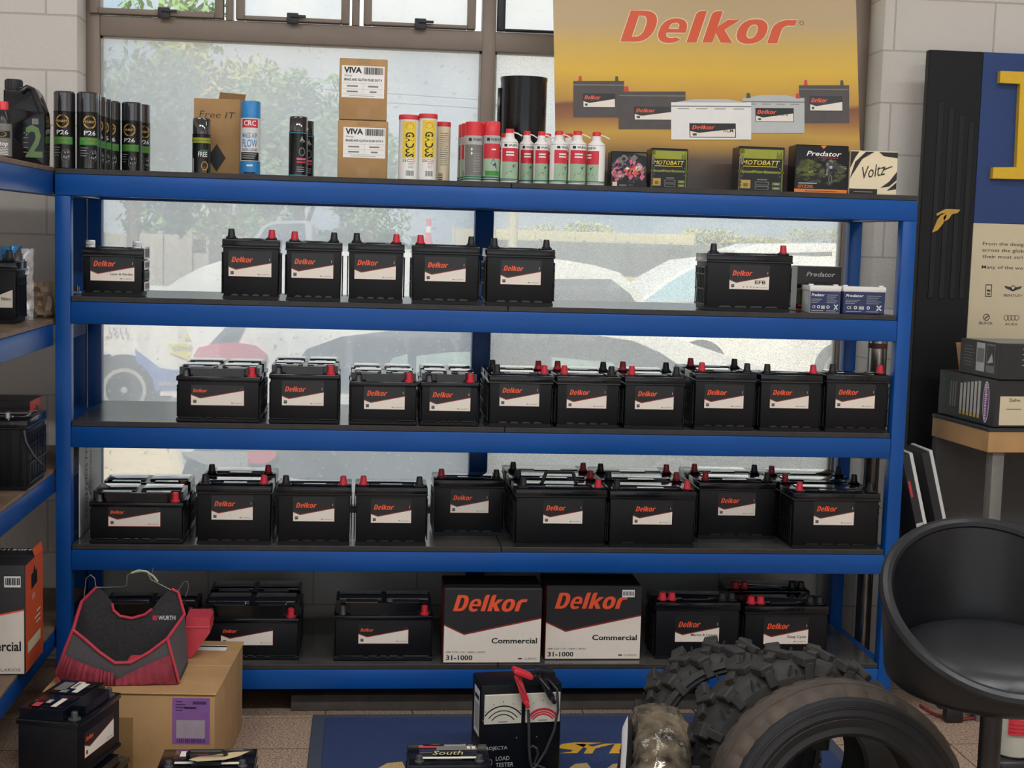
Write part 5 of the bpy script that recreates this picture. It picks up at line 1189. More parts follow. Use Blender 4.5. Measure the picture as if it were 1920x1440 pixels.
b.prism([(q[0], q[1]) for q in P], H+.018, H+.0195, mat('tag_manila', 'c8b58c', .8), 'z'); b.build('paper_tag', t)
b = MB(); b.box(-W*.33, -W*.14, .035, .05, H+.0055, H+.0062, M_LABW); b.box(W*.16, W*.36, .03, .045, H+.0055, H+.0062, M_LABW); b.box(-W*.3, -W*.2, .09, .13, H+.0055, H+.0062, M_LABW); b.build('stickers', t)
t, W = low_batt(766, 921, 1436, .225, 'battery with a scrawled name on its lid, in front of the load tester', False); H = .225
b = MB(); b.box(-W*.36, W*.36, .035, .047, H+.0055, H+.0065, M_LABW); b.box(-W*.36, -W*.14, .12, .132, H+.0055, H+.0065, M_REDT); b.box(-W*.14, W*.36, .1, .132, H+.0055, H+.0062, M_GRAY)
b.text(topz(H+.0065, 0, 0, 1), 'South', -W*.2, .062, .03, mat('scrawl', 'c9bf8f', .6), shear=.3, fit=W*.38)
for q in (.24, .30): b.rect(topz(H+.0065, 0, 0, 1), W*q, W*(q+.04), .106, .128, M_LABW)
b.build('stickers', t)

# ------------------------------------------------------------------ load tester
Y = -.58
p0 = atY(904, 1310, Y); p1 = atY(1052, 1310, Y); W = p1.x-p0.x+.01; H = .29; D = .14
t = thing('load_tester', 'black battery load tester with two dial meters and clamps laid over its top', 'tester', ((p0.x+p1.x)/2, Y, .01), .12)
b = MB(); b.box(-W/2, W/2, 0, D, 0, H, M_BLK, .006, 2); x = lambda k: front(0, -W/2, 0, k)
b.text(x(1), 'PROJECTA', W*.04, H*.30, H*.035, M_CANG, bold=.02, fit=W*.30); b.text(x(1), 'LOAD', W*.2, H*.18, H*.045, M_CANG, bold=.01, fit=W*.17); b.text(x(1), 'TESTER', W*.2, H*.11, H*.045, M_CANG, bold=.01, fit=W*.22)
b.text(x(1), '10', W*.08, H*.13, H*.07, M_GRAY, bold=.02, fit=W*.08)
b.rect(lside(-W/2), -.10, -.02, H*.42, H*.92, M_WHITE); b.rect(lside(-W/2, k=2), -.09, -.03, H*.80, H*.85, M_INK); b.rect(lside(-W/2, k=2), -.09, -.03, H*.48, H*.76, M_CANG)
for u, v in ((.03, .62), (.97, .62), (.45, .42), (.7, .42)): b.box(-W/2+W*u-.002, -W/2+W*u+.002, -.001, .001, H*v-.002, H*v+.002, M_GRAY)
b.build('housing', t)
M_DIAL = mat('dial_cream', 'd2cdbd', .4, var=.03)
for u0, u1, red in ((.04, .5, False), (.55, .98, True)):
    mb = MB(); w0, w1, h0, h1 = W*u0, W*u1, H*.58, H*.90; mb.box(-W/2+w0, -W/2+w1, -.005, .002, h0, h1, M_DIAL, .0015, 1)
    X = lambda k: front(-.005, -W/2, 0, k); cx, cz = (w0+w1)/2, h0+.0; 
    def arcband(ra, rb, m, k):
        n = 16; A = [math.radians(145-110*i/n) for i in range(n+1)]
        mb.poly(X(k), [(cx+ra*math.cos(a_), cz-.012+ra*math.sin(a_)) for a_ in A]+[(cx+rb*math.cos(a_), cz-.012+rb*math.sin(a_)) for a_ in A[::-1]], m)
    if red: arcband(.058, .036, M_PRED, 1); arcband(.05, .048, M_DIAL, 2); arcband(.043, .041, M_DIAL, 2)
    else: arcband(.071, .067, M_INK, 1); arcband(.056, .053, M_INK, 1); arcband(.044, .041, M_INK, 1)
    mb.rect(X(1), cx-.014, cx+.014, h0+.006, h0+.009, M_GRAY)
    for a_ in (140, 115, 90, 65, 40): a_ = math.radians(a_); mb.rect(X(1), cx+.079*math.cos(a_)*.9-.0015, cx+.079*math.cos(a_)*.9+.0015, cz-.012+.082*math.sin(a_)-.002, cz-.012+.082*math.sin(a_)+.002, M_GRAY)
    mb.build('meter', t)
def clampm(px0, m, nm, o, tilt):
    c = MB(); RX = Matrix.Translation(o) @ Matrix.Rotation(tilt, 4, 'Y')
    c.box(-.010, .010, -.022, .022, -.008, .008, m, .004, 2, M=RX @ Matrix.Translation((.018, -.004, .010)) @ Matrix.Rotation(.75, 4, 'Y') @ Matrix.Scale(3.2, 4, (1, 0, 0)))
    c.box(-.010, .010, -.009, .009, -.085, .01, m, .004, 2, M=RX)
    c.box(-.006, .006, -.013, .013, -.10, -.075, m, .003, 2, M=RX)
    c.tube([tuple(RX @ Vector(q)) for q in ((-.006, -.011, .0), (.0, -.011, -.03), (.004, -.011, -.05))], .0018, M_STEEL, 6); return c
clampm(0, M_CAPR, '', Vector((-.02, -.024, H+.028)), -.35).build('clamp', t)['label'] = 'red clamp'
clampm(0, M_CAPK, '', Vector((.05, -.022, H+.032)), -.5).build('clamp', t)['label'] = 'black clamp'
b = MB(); M_CABLE = mat('grey_black_cable', '3a3a3c', .5)
b.tube([(.017, -.02, H*.74), (.02, -.022, H*.55), (.022, -.022, H*.35), (.026, -.025, H*.2), (.035, -.02, H*.1)], .0045, M_CABLE, 8)
b.tube([(.05, .04, H+.012), (.085, .0, H+.008), (.108, -.014, H*.94), (.112, -.016, H*.72), (.1, -.02, H*.5), (.075, -.02, H*.28), (.045, -.022, H*.12), (.0, -.02, H*.03)], .004, M_CABLE, 8)
b.tube([(.022, -.022, H*.32), (.032, -.03, H*.36), (.045, -.03, H*.33), (.05, -.024, H*.26), (.04, -.02, H*.15), (.07, -.02, H*.1), (.1, -.02, H*.04)], .004, M_CABLE, 8); b.build('cable', t)
# ------------------------------------------------------------------ tyres
M_TYRE = mat('tyre_rubber', '1c1c1e', .6, var=.2, scale=25, bump=.15); M_TREAD = mat('dusty_tread_rubber', '4a4038', .8, var=.25, scale=30, bump=.2); M_KNOB = mat('knobbly_rubber', '2e2d2b', .75, var=.25, scale=25, bump=.2)
def tyre_profile(R, r, w):
    """half torus section from the front bead over the tread to the rear bead; axis along y, front face at y = 0"""
    return [(r, .02), (r*.985, .008), (r+.006, .0), (r+.02, .004), (r+(R-r)*.45, -.006), (R-(R-r)*.25, .002), (R-.022, .016), (R-.008, .028), (R-.001, .045), (R, w*.5), (R-.001, w-.045), (R-.008, w-.028), (R-.022, w-.016), (R-(R-r)*.25, w-.002), (r+(R-r)*.45, w+.006), (r+.006, w), (r, w-.02), (r+.01, w-.035), (R-.03, w*.5+.02), (R-.03, w*.5-.02), (r+.01, .035), (r, .02)]
def road_tyre(R, r, w, parent):
    N = 144; P = tyre_profile(R, r, w)
    def rf(q, z, i, j):
        if j in (6, 7, 8, 10, 11, 12) and i % 4 == 0: return q-.006
        return q
    b = MB(); b.lathe(P[:7]+P[12:], M_TYRE, N, axis='y')
    P2 = [P[6], P[7], P[8], (R, w*.30), (R-.007, w*.30+.002), (R-.007, w*.30+.008), (R, w*.30+.01), (R+.001, w*.5), (R, w*.70-.01), (R-.007, w*.70-.008), (R-.007, w*.70-.002), (R, w*.70), P[10], P[11], P[12]]
    b2 = MB(); b2.lathe(P2, M_TREAD, N, axis='y', rf=lambda q, z, i, j: q-.006 if (i % 4 == 0 and j in (0, 1, 2, 12, 13, 14)) else q)
    rr = r+(R-r)*.62
    for k in range(2):
        q = rr-.03*k; b.lathe([(q, -.0075), (q+.002, -.0085), (q+.004, -.0075)], M_TYRE, 96, axis='y')
    b.build('carcass', parent); b2.build('tread', parent)
def knob_tyre(R, r, w, parent, n=18, seed=0):
    b = MB(); b.lathe(tyre_profile(R-.016, r, w), M_KNOB, 96, axis='y'); b.build('carcass', parent)
    k = MB()
    for i in range(n):
        for s_ in (0, 1):
            a = 2*PI*(i+.5*s_)/n; M0 = Matrix.Rotation(-a, 4, 'Y')      # radial direction +x -> rotated about the axle
            yy = .006 if s_ == 0 else w-.006; sg = 1 if s_ == 0 else -1
            k.box(-.014, .012, -.004, .052, -.020, .020, M_KNOB, .004, 1, M=M0 @ Matrix.Translation((R-.012, yy+(0 if sg > 0 else -.048), 0)) @ Matrix.Rotation(.28*sg, 4, 'X'))
            k.box(-.045, .0, -.007, .012, -.012, .012, M_KNOB, .003, 1, M=M0 @ Matrix.Translation((R-.014, yy+(0 if sg > 0 else -.005), 0)) @ Matrix.Rotation(.22*sg, 4, 'Z'))
            k.box(-.012, .010, .0, .07, -.013, .013, M_KNOB, .003, 1, M=M0 @ Matrix.Translation((R-.010, w*.5-.035, .035)) @ Matrix.Rotation(.55*sg, 4, 'X'))
            for q in (-1, 0, 1): k.box(-.05, -.012, -.004, .005, q*.012-.002+.032, q*.012+.002+.032, M_KNOB, M=M0 @ Matrix.Translation((R-.02, .008 if sg > 0 else w-.008, 0)) @ Matrix.Rotation(q*.25, 4, 'Y'))
    k.build('tread_lugs', parent)
def place_tyre(px, py, Y, R, lean, rz, name, lb):
    """px, py: pixel of the centre of the front face at depth Y; stands on the floor"""
    p = atY(px, py, Y); hub = thing(name, lb, 'tyre', (p.x, Y, R+.012)); hub.rotation_euler = (-lean, 0, rz); return hub
t = place_tyre(1592, 1530, -1.70, .310, .10, .0, 'road_tyre', 'black road tyre standing in front, nearest at the lower right'); road_tyre(.310, .20, .19, t)
t = place_tyre(1512, 1455, -1.37, .300, .06, .0, 'atv_tyre', 'knobbly off-road tyre standing between the road tyre and another knobbly tyre'); knob_tyre(.300, .16, .20, t, 16)
t = place_tyre(1380, 1425, -1.07, .266, .04, .0, 'atv_tyre', 'rearmost knobbly off-road tyre, closest to the rack, its dark hub hole showing'); knob_tyre(.266, .204, .19, t, 16)

# tyre wrapped in clear brown film with a white paper label, seen edge on
Y = -1.52; R = .262; w_ = .138
p = atY(1220, 1400, Y)
t = thing('wrapped_tyre', 'small tyre wrapped in shiny crinkled film with a white paper label, left of the tyres', 'tyre', (p.x, Y, R+.012), -.10); t.rotation_euler = (0, .10, -.14)
M_FILM = mat('brown_film', '6f6452', .14, .3, var=.45, scale=22, bump=1., dark='26231f'); M_PAPER = mat('paper_label', 'd9d9de', .6, var=.03)
rr = random.Random(11); b = MB(); vs = []; fs = []; N, K = 90, 14
for i in range(N):
    a = 2*PI*i/N
    for k in range(K+1):
        s_ = k/K; x_ = -w_/2+w_*s_; e = math.sin(PI*min(1, max(0, s_)))**.35; rad = R-.05+.05*e+rr.uniform(-.005, .005); x_ += rr.uniform(-.004, .004)
        vs.append((x_, rad*math.cos(a), rad*math.sin(a)))
for i in range(N):
    j = (i+1) % N
    for k in range(K): fs.append((i*(K+1)+k, j*(K+1)+k, j*(K+1)+k+1, i*(K+1)+k+1))
b.add(vs, fs, M_FILM)
for sx in (-1, 1):
    b.lathe([(.13, sx*w_*.40), (R*.55, sx*w_*.52), (R*.75, sx*w_*.54), (R-.045, sx*w_*.5)], M_TYRE, 60, axis='x')
    b.lathe([(.13, sx*w_*.40), (.13, 0)], M_TYRE, 60, axis='x')
b.build('tyre', t)
lp = MB(); n = 12; X_ = -w_*.58-.010; vs = []; fs = []
for i in range(n+1):
    a = math.radians(150+108*i/n)
    for k, q in enumerate((R*(.60 if i < 4 else .80), R*(.74 if i < 4 else .86), R*.93, R*.985)): vs.append((X_+(.0 if k < 2 else .004*(k-1))-.004, q*math.cos(a), -q*math.sin(a)))
for i in range(n):
    for k in range(3): a_ = i*4+k; fs.append((a_, a_+1, a_+5, a_+4))
lp.add(vs, fs, M_PAPER)
for a0, q0 in ((205, .6), (215, .74), (225, .6), (232, .76)):
    A = [math.radians(a0+6*i/3) for i in range(4)]
    lp.poly(lambda u, v: (X_-.0055, u, v), [(R*q0*math.cos(a), -R*q0*math.sin(a)) for a in A]+[(R*(q0+.05)*math.cos(a), -R*(q0+.05)*math.sin(a)) for a in A[::-1]], M_GRAY)
lp.build('paper_label', t)['label'] = 'white paper label'

# ------------------------------------------------------------------ tub bar stool
SY = -1.86; sc = atY(1868, 1200, SY); SR = .238; ZS = .775
t = thing('bar_stool', 'black leather tub bar stool with wraparound back at the lower right', 'stool', (sc.x, SY, 0), math.radians(-8))
M_LEATH = mat('black_leather', '131417', .36, var=.12, scale=60, bump=.12, spec=.4); M_LEATHS = mat('black_leather_seat', '17181b', .4, var=.12, scale=70, bump=.12)
def rim_h(a):
    """height of the tub rim round the seat; a = 0 at the back, pi at the front lip"""
    c = (1+math.cos(a))/2
    return -.035+.275*(c if c > 0 else 0)
b = MB(); N, K = 64, 14; vo, vi = [], []
for i in range(N):
    a = 2*PI*i/N; h = rim_h(a); flare = .010+.012*((1+math.cos(a))/2)
    for k in range(K+1):
        s_ = k/K
        if s_ < .35: q = s_/.35; rad = .10+(SR-.10)*math.sin(q*PI/2)**.8; z = ZS-.10+.05*(1-math.cos(q*PI/2))
        else: q = (s_-.35)/.65; rad = SR+flare*q; z = ZS-.05+(h+.05)*q
        vo.append((rad*math.sin(a), rad*math.cos(a), z)); rin = max(.03, rad-.026); vi.append((rin*math.sin(a), rin*math.cos(a), max(z, ZS-.055)+(.0 if s_ > .4 else .0)))
fs = []
for i in range(N):
    j = (i+1) % N
    for k in range(K): fs.append((i*(K+1)+k, j*(K+1)+k, j*(K+1)+k+1, i*(K+1)+k+1))
b.add(vo, [f[::-1] for f in fs], M_LEATH); b.add(vi, fs, M_LEATH)
b.add([vo[i*(K+1)] for i in range(N)], [tuple(range(N))], M_LEATH); b.build('tub_shell', t)
rp = []
for i in range(N): a_ = vo[i*(K+1)+K]; c_ = vi[i*(K+1)+K]; rp.append(((a_[0]+c_[0])/2, (a_[1]+c_[1])/2, a_[2]))
MB().tube(rp, .016, M_LEATH, 10, closed=True).build('rolled_rim', t)
b = MB(); CR = SR-.022; b.lathe([(.001, .055), (CR*.5, .054), (CR*.8, .046), (CR*.93, .034), (CR*.985, .018), (CR*.985, .004), (CR*.95, -.01), (.001, -.01)], M_LEATHS, 56); o = b.build('seat_cushion', t, (0, 0, ZS-.028)); o.rotation_euler = (math.radians(4), 0, 0)
MB().tube([((CR*.99)*math.cos(2*PI*i/56), (CR*.99)*math.sin(2*PI*i/56), ZS-.03) for i in range(56)], .004, M_LEATH, 6, closed=True).build('piping', t)
b = MB(); b.cyl(.09, ZS-.115, ZS-.095, M_CAPK, 28); b.build('mounting_plate', t)
b = MB(); b.cyl(.024, .30, ZS-.113, M_CAPK, 24); b.cyl(.034, .02, .42, M_CAPK, 24); b.build('gas_column', t)
b = MB(); b.lathe([(.001, .001), (.165, .001), (.17, .006), (.15, .016), (.06, .026), (.036, .034), (.001, .034)], M_CAPK, 48); b.build('base', t)

# ------------------------------------------------------------------ display panel, counter and what stands on it
PY = .50; a = atY(1743, 93, PY); PX0 = a.x; PZ1 = a.z; px1 = PX0+1.15; sx_ = atY(1845, 96, PY).x
t = thing('display_panel', 'tall display panel, black ribbed strip beside blue with a raised yellow letter', 'display', (PX0, PY, 0))
M_PK = mat('panel_black', '121315', .5, var=.08, spec=.3); M_PR = mat('panel_black_rib', '1e1f21', .4, spec=.3); M_PB = mat('panel_blue', '1d3c74', .45, var=.04, scale=6); M_PC = mat('panel_cream', 'd5c6a6', .5, var=.02); M_PG = mat('letter_yellow', 'e0b428', .4, var=.03)
W1 = sx_-PX0; zb = atY(1825, 418, PY).z
b = MB(); b.box(0, W1, 0, .035, .0, PZ1, M_PK, .003, 1); b.build('black_strip', t)
b = MB()
for i, u in enumerate((.22, .42, .62, .80)): b.box(W1*u, W1*(u+.10), -.003, .001, atY(1760, 560, PY).z, atY(1760, 190+12*i, PY).z, M_PR, .0015, 1)
b.build('ribs', t)
lg = MB(); M_LG = mat('logo_gold', 'c99b3f', .4)
def PPn(px, py): q = atY(px, py, PY-.004); return (q.x-PX0, q.z)
lg.prism([PPn(*q) for q in ((1747, 436), (1752, 424), (1757, 412), (1763, 404), (1772, 400), (1774, 405), (1767, 420), (1757, 432))], -.0085, -.0035, M_LG)
lg.prism([PPn(*q) for q in ((1755, 401), (1764, 396), (1772, 392), (1784, 392), (1800, 393), (1795, 399), (1784, 402), (1778, 411), (1770, 415), (1768, 408), (1774, 400), (1765, 400), (1756, 405))], -.0085, -.0035, M_LG); lg.build('winged_foot', t)
b = MB(); b.box(W1, px1-PX0, .003, .035, zb, PZ1, M_PB, .002, 1); b.build('blue_panel', t)
b = MB(); b.box(W1, px1-PX0, .003, .035, .0, zb, M_PC, .002, 1); x = front(.003, 0, 0, 1)
for s_, px, py, ww in (('From the desig', 1844, 458, 77), ('across the glob', 1843, 470, 78), ('their most stri', 1843, 482, 76), ('Many of the wo', 1842, 502, 78)):
    u, v = PPn(px, py); b.text(x, s_, u, v-.003, .0125, mat('print_charcoal'), bold=.015, fit=PPn(px+ww, py)[0]-u)
for s_, px, py, ww, m in (('BENTLEY', 1883, 556, 36, 'print_charcoal'), ('BUICK', 1837, 608, 26, 'print_charcoal'), ('AUDI', 1885, 610, 23, 'print_brown')):
    u, v = PPn(px, py); b.text(x, s_, u, v, .0095, mat(m), bold=.02, fit=PPn(px+ww, py)[0]-u)
def ring(cx, cy, r0, r1): b.poly(x, [[(cx+r0*math.cos(q), cy+r0*math.sin(q)) for q in [2*PI*i/18 for i in range(18)]], [(cx+r1*math.cos(q), cy+r1*math.sin(q)) for q in [2*PI*i/18 for i in range(18)]]], mat('print_charcoal'))
for i in range(4): u, v = PPn(1888+6.5*i, 596); ring(u, v, .0105, .0085)
u, v = PPn(1851, 595); ring(u, v, .0135, .0105); b.poly(x, [(u-.008, v-.004), (u+.006, v+.008), (u+.009, v+.004), (u-.005, v-.008)], mat('print_charcoal'))
u, v = PPn(1855, 545); b.poly(x, [[(u-.013, v-.024), (u+.013, v-.024), (u+.013, v+.024), (u-.013, v+.024)], [(u-.010, v-.020), (u+.010, v-.020), (u+.010, v+.020), (u-.010, v+.020)]], mat('print_charcoal')); b.rect(x, u-.007, u+.007, v-.004, v+.004, mat('print_charcoal')); b.rect(x, u-.006, u+.006, v-.016, v-.010, mat('print_charcoal'))
u, v = PPn(1901, 540); b.poly(x, [(u-.036, v+.008), (u-.01, v+.003), (u, v-.008), (u+.01, v+.003), (u+.036, v+.008), (u+.03, v-.002), (u+.008, v-.010), (u, v-.014), (u-.008, v-.010), (u-.03, v-.002)], mat('print_charcoal')); ring(u, v, .010, .007)
b.build('cream_panel', t)
L = [PPn(*q) for q in ((1872, 134), (1960, 137), (1960, 158), (1938, 158), (1932, 312), (1954, 314), (1952, 337), (1857, 335), (1859, 314), (1902, 314), (1909, 158), (1871, 156))]
b = MB(); b.prism(L, -.022, .004, M_PG); b.build('raised_letter', t)

CZ = 1.05; c0 = Vector((3.16, -.10)); rzc = .085
t = thing('counter', 'service counter with a thick pale timber edge and dark top at the right', 'counter', (c0.x, c0.y, 0), rzc)
M_MAPLE = mat('pale_timber_edge', 'b58c5c', .5, var=.12, scale=8); M_CTOP = mat('counter_top_dark', '2a2b2d', .3)
b = MB(); b.box(0, 1.1, 0, .42, CZ-.085, CZ-.012, M_MAPLE, .002, 1); b.build('timber_edge', t)
b = MB(); b.box(-.003, 1.1, -.003, .42, CZ-.012, CZ, M_CTOP, .002, 1); b.build('top', t)
b = MB(); b.box(.03, .075, .02, .065, 0, CZ-.085, mat('leg_grey', '77756f', .45, .3), .003); b.build('leg', t)
b = MB(); b.box(.0, 1.1, .38, .41, .02, CZ-.085, mat('panel_dark_grey', '3c3c3d', .6)); b.build('back_panel', t)
Rm = Matrix.Rotation(rzc, 3, 'Z')
def onc(u, v): q = Rm @ Vector((u, v, 0)); return (c0.x+q.x, c0.y+q.y, CZ+.001)
M_BXK = mat('boxboard_black', '26272a', .4, var=.08)
Hl = .165; t = thing('parts_box', 'black parts box with silver coil pictures, lower of two on the counter', 'box', onc(.02, .012), rzc); b = MB(); D = .41; W = .34
b.box(0, W, 0, D, 0, Hl, M_BXK, .003, 1); S = lambda k: lside(0, 0, 0, k)
for i in range(6): b.rect(S(1), -.10-.026*i-.017, -.10-.026*i, Hl*.2, Hl*.92-.004*i, mat('print_silver', 'b9b6b0', .4)); b.rect(S(2), -.10-.026*i-.017, -.10-.026*i, Hl*.12, Hl*.2, M_GOLD)
for i in range(3): b.rect(S(1), -.285-.018*i, -.275-.018*i, Hl*.25, Hl*.8, M_GRAY)
for i in range(3): b.rect(S(1), -.36-.012*i, -.353-.012*i, Hl*.5, Hl*.85, mat('print_teal_dark', '1f5a58', .5))
ov = [(-.058+.022*math.cos(q), Hl*.5+Hl*.44*math.sin(q)) for q in [2*PI*i/24 for i in range(24)]]; b.poly(S(1), ov, M_WHITE); b.poly(S(2), [(-.058+.019*math.cos(q), Hl*.5+Hl*.41*math.sin(q)) for q in [2*PI*i/24 for i in range(24)]], mat('print_plum', '8a4f8e', .5)); b.text(S(3), 'dobinsons', -.066, Hl*.88, .017, M_WHITE, bold=.04, rot=-PI/2, fit=Hl*.76)
F = lambda k: front(0, 0, 0, k); b.rect(F(1), .02, W-.02, Hl*.05, Hl*.66, M_PC); b.text(F(2), 'Delive', .055, Hl*.55, .011, M_INK, bold=.02, fit=.04); b.rect(F(2), .045, .1, Hl*.38, Hl*.40, M_GRAY)
b.build('body', t)
Hu = .125; t = thing('parts_box', 'shorter black parts box with grey photo panels, stacked on the coil picture box', 'box', (onc(.025, .006)[0], onc(.025, .006)[1], CZ+Hl+.0025), rzc); b = MB(); D = .28; W = .34
b.box(0, W, 0, D, 0, Hu, M_BXK, .003, 1); b.rect(S(1), -.09, -.03, Hu*.15, Hu*.95, M_GRAY); b.rect(S(1), -.16, -.10, Hu*.15, Hu*.95, M_CANG)
b.rect(S(2), -.086, -.034, Hu*.35, Hu*.9, mat('print_charcoal')); b.rect(S(2), -.155, -.105, Hu*.4, Hu*.8, M_GRAY); b.poly(S(3), [(-.08, Hu*.4), (-.05, Hu*.7), (-.04, Hu*.45)], M_CANG)
for i in range(7): b.rect(S(1), -.25, -.19+.01*(i % 3), Hu*(.8-.09*i), Hu*(.82-.09*i), M_GRAY)
for i in range(4): b.rect(F(1), .085, .2, Hu*(.85-.15*i), Hu*(.87-.15*i), M_CANG)
b.rect(topz(Hu), .01, W-.01, .01, D-.01, mat('box_top_grey', '8a8781', .5)); b.build('body', t)
t = thing('card_sheet', 'brown card offcut standing behind the upper black box on the counter', 'card', (onc(.0, .33)[0]+.03, onc(.0, .33)[1], CZ+Hl+.0025), .1); MB().prism([(0.02, 0), (.05, 0), (.06, .105), (.0, .105)], 0, .004, M_CARD).build('card', t)

# leaning boards beside the rack
M_BDK = mat('board_black', '232325', .5); M_BWH = mat('board_edge_white', 'cfcfcc', .5)
def leaning(px0, py0, px1, py1, Y, lb, face):
    """white right edge from (px0, py0) at the top down to (px1, py1); continues to the floor"""
    a_ = atY(px0, py0, Y); c_ = atY(px1, py1, Y); d_ = Vector((c_.x-a_.x, 0, c_.z-a_.z)); L_ = a_.z/(-d_.z)*d_.length; foot = a_+d_*(a_.z/(-d_.z))
    t = thing('leaning_board', lb, 'board', (foot.x, Y, .002)); t.rotation_euler = (0, -math.atan2(d_.x, -d_.z), 0)
    b = MB(); b.box(-.012, 0, 0, .18, .004, L_, M_BWH, .001, 1); b.build('edge', t)
    b = MB(); b.box(-.040, -.012, .003, .177, .004, L_-.003, M_BDK, .001, 1)
    if face: b.rect(front(.003), -.038, -.013, .05, L_*.74, M_CANG); b.rect(front(.003), -.036, -.028, L_*.84, L_*.90, M_PRED)
    b.build('board', t)
leaning(1711, 850, 1742, 1003, .02, 'dark flat carton with pale lower half leaning beside the rack', True)
leaning(1748, 845, 1779, 998, .06, 'dark flat board with a white edge leaning behind the pale one', False)

# exhaust tube behind the rack end
q = atY(1622, 660, .40); t = thing('exhaust_pipe', 'upright chrome pipe with a red label standing behind the right end of the rack', 'pipe', (2.965, .50, .001)); b = MB()
b.lathe([(.03, 0), (.03, 1.12), (.036, 1.13), (.036, 1.33), (.028, 1.36), (.02, 1.37)], mat('worn_chrome', '9b9894', .25, .9, var=.3, scale=12), 24, cap0=True, cap1=True); b.build('pipe', t)
b = MB(); b.lathe([(.0365, 1.275), (.0365, 1.295)], mat('rust_red', '5a2d2a', .6), 24); b.build('label', t)

# things on the floor under the counter
def fl_at(px, py): q = atZ(px, py, .001); return q
q = fl_at(1790, 1356); t = thing('stand', 'black pedestal foot standing on the floor behind the bar stool', 'stand', (q.x, q.y+.06, 0)); b = MB(); b.box(-.032, .032, -.06, -.02, .001, .06, M_CAPK, .006); b.box(-.06, .07, -.06, -.02, .05, .075, M_CAPK, .006); b.box(-.022, .022, -.06, -.02, .06, .36, M_CAPK, .004); b.build('foot', t)
q = fl_at(1847, 1335); t = thing('wall_box', 'small grey box on the floor under the counter', 'box', (q.x, q.y, .001)); MB().box(-.02, .02, 0, .05, 0, .07, mat('box_grey', '8d8a80', .5), .003).build('box', t)
q = fl_at(1768, 1317); t = thing('paper_sheet', 'white paper sheet standing bent under the counter', 'paper', (q.x, q.y, .001), .2); MB().prism([(0, 0), (.012, 0), (.016, .085), (-.045, .085), (-.02, .03)], 0, .0015, M_WHITE).build('sheet', t)
q = fl_at(1822, 1312); t = thing('card_sheet', 'torn cardboard piece lying under the counter', 'card', (q.x, q.y+.08, .001), -.2); MB().prism([(-.07, 0), (.0, .0), (.06, .01), (.07, .09), (-.06, .10)], 0, .003, mat('card_pale', '9a8d72', .8)).build('card', t)
pts = [atZ(a_, b_, .008) for a_, b_ in ((1725, 1322), (1745, 1335), (1762, 1343), (1780, 1348), (1800, 1349), (1825, 1346))]
b = MB(); b.tube([tuple(v) for v in pts], .005, mat('red_hose', '8a3030', .5), 8); t = b.build('hose'); tag(t, 'thin red hose lying on the tiles behind the bar stool', 'hose')
# white pail right of the stool column
Y = -1.0; q0 = atY(1863, 1360, Y); q1 = atY(1940, 1360, Y); r = (q1.x-q0.x)/2; zc0 = atY(1890, 1410, Y).z; zc1 = atY(1890, 1312, Y).z
t = thing('tool_case', 'black moulded case on the floor carrying the white pail, right edge', 'case', (q0.x+r, Y, .001)); MB().box(-r*1.1, r*1.1, -r, r, 0, zc0-.004, M_CAPK, .02, 3).build('case', t)
t = thing('pail', 'white plastic pail with a red label at the right edge behind the stool column', 'pail', (q0.x+r, Y, zc0-.001)); b = MB(); h = zc1-zc0
b.lathe([(r*.8, 0), (r*.86, .004), (r, h*.92), (r*1.02, h*.93), (r*1.02, h), (r*.9, h+.004), (.001, h+.004)], mat('pail_white', 'bdb9ac', .45, var=.05), 40, cap0=True); b.build('body', t)
b = MB(); b.rect(cylx(r*1.0, 2, -.35), -r*.35, r*.6, h*.45, h*.75, M_PRED, 10)
for i in range(3): b.rect(cylx(r*1.0, 3, -.35), -r*.3, r*.5, h*(.5+.07*i), h*(.515+.07*i), M_DRED, 10)
b.build('label', t)
# ------------------------------------------------------------------ the yard and street outside
def ground_mat():
    m = mat('pale_concrete', 'cbb795', .9, var=.08, scale=3); return m
g = MB().box(-60, 90, WINY+.13, 40, -.14, -.02, ground_mat()).build('ground'); struct(g)
g = MB().box(-60, 90, 40, 62, -.14, -.02, mat('dry_grass', 'b3a066', .95, var=.25, scale=2)).build('grass_verge'); struct(g); g['kind'] = 'structure'
g = MB().box(-60, 90, 62, 110, -.14, -.02, mat('asphalt', '6f7378', .9, var=.15, scale=2)).build('road'); struct(g)

M_LF = [mat('leaf_green', '64883f', .7, var=.25, scale=3), mat('leaf_olive', '9a9a48', .7, var=.25, scale=3), mat('leaf_dark', '3f5f33', .7, var=.25, scale=3), mat('leaf_yellow', 'a8a850', .7, var=.25, scale=3)]
M_BARK = mat('bark', '6d5b4a', .9)
def leaves(mb, c, rx, ry, rz, n, s, mi, seed):
    rr = random.Random(seed); vs = []; fs = []
    blobs = [(Vector((rr.uniform(-.7, .7)*rx, rr.uniform(-.7, .7)*ry, rr.uniform(-.6, .75)*rz)), rr.uniform(.28, .5)) for _ in range(16)]
    for i in range(n):
        bc_, br = blobs[i % len(blobs)]
        while True:
            v = Vector((rr.uniform(-1, 1), rr.uniform(-1, 1), rr.uniform(-1, 1)))
            if .35 < v.length < 1: break
        p = Vector(c)+bc_+Vector((v.x*rx*br, v.y*ry*br, v.z*rz*br)); q = s*rr.uniform(.6, 1.4)
        a = Vector((rr.uniform(-1, 1), rr.uniform(-1, 1), rr.uniform(-1, 1))).normalized(); d = a.orthogonal().normalized()
        k = len(vs); vs += [p-a*q, p+d*q*.5, p+a*q, p-d*q*.5]; fs.append((k, k+1, k+2, k+3))
    mb.add(vs, fs, mi)
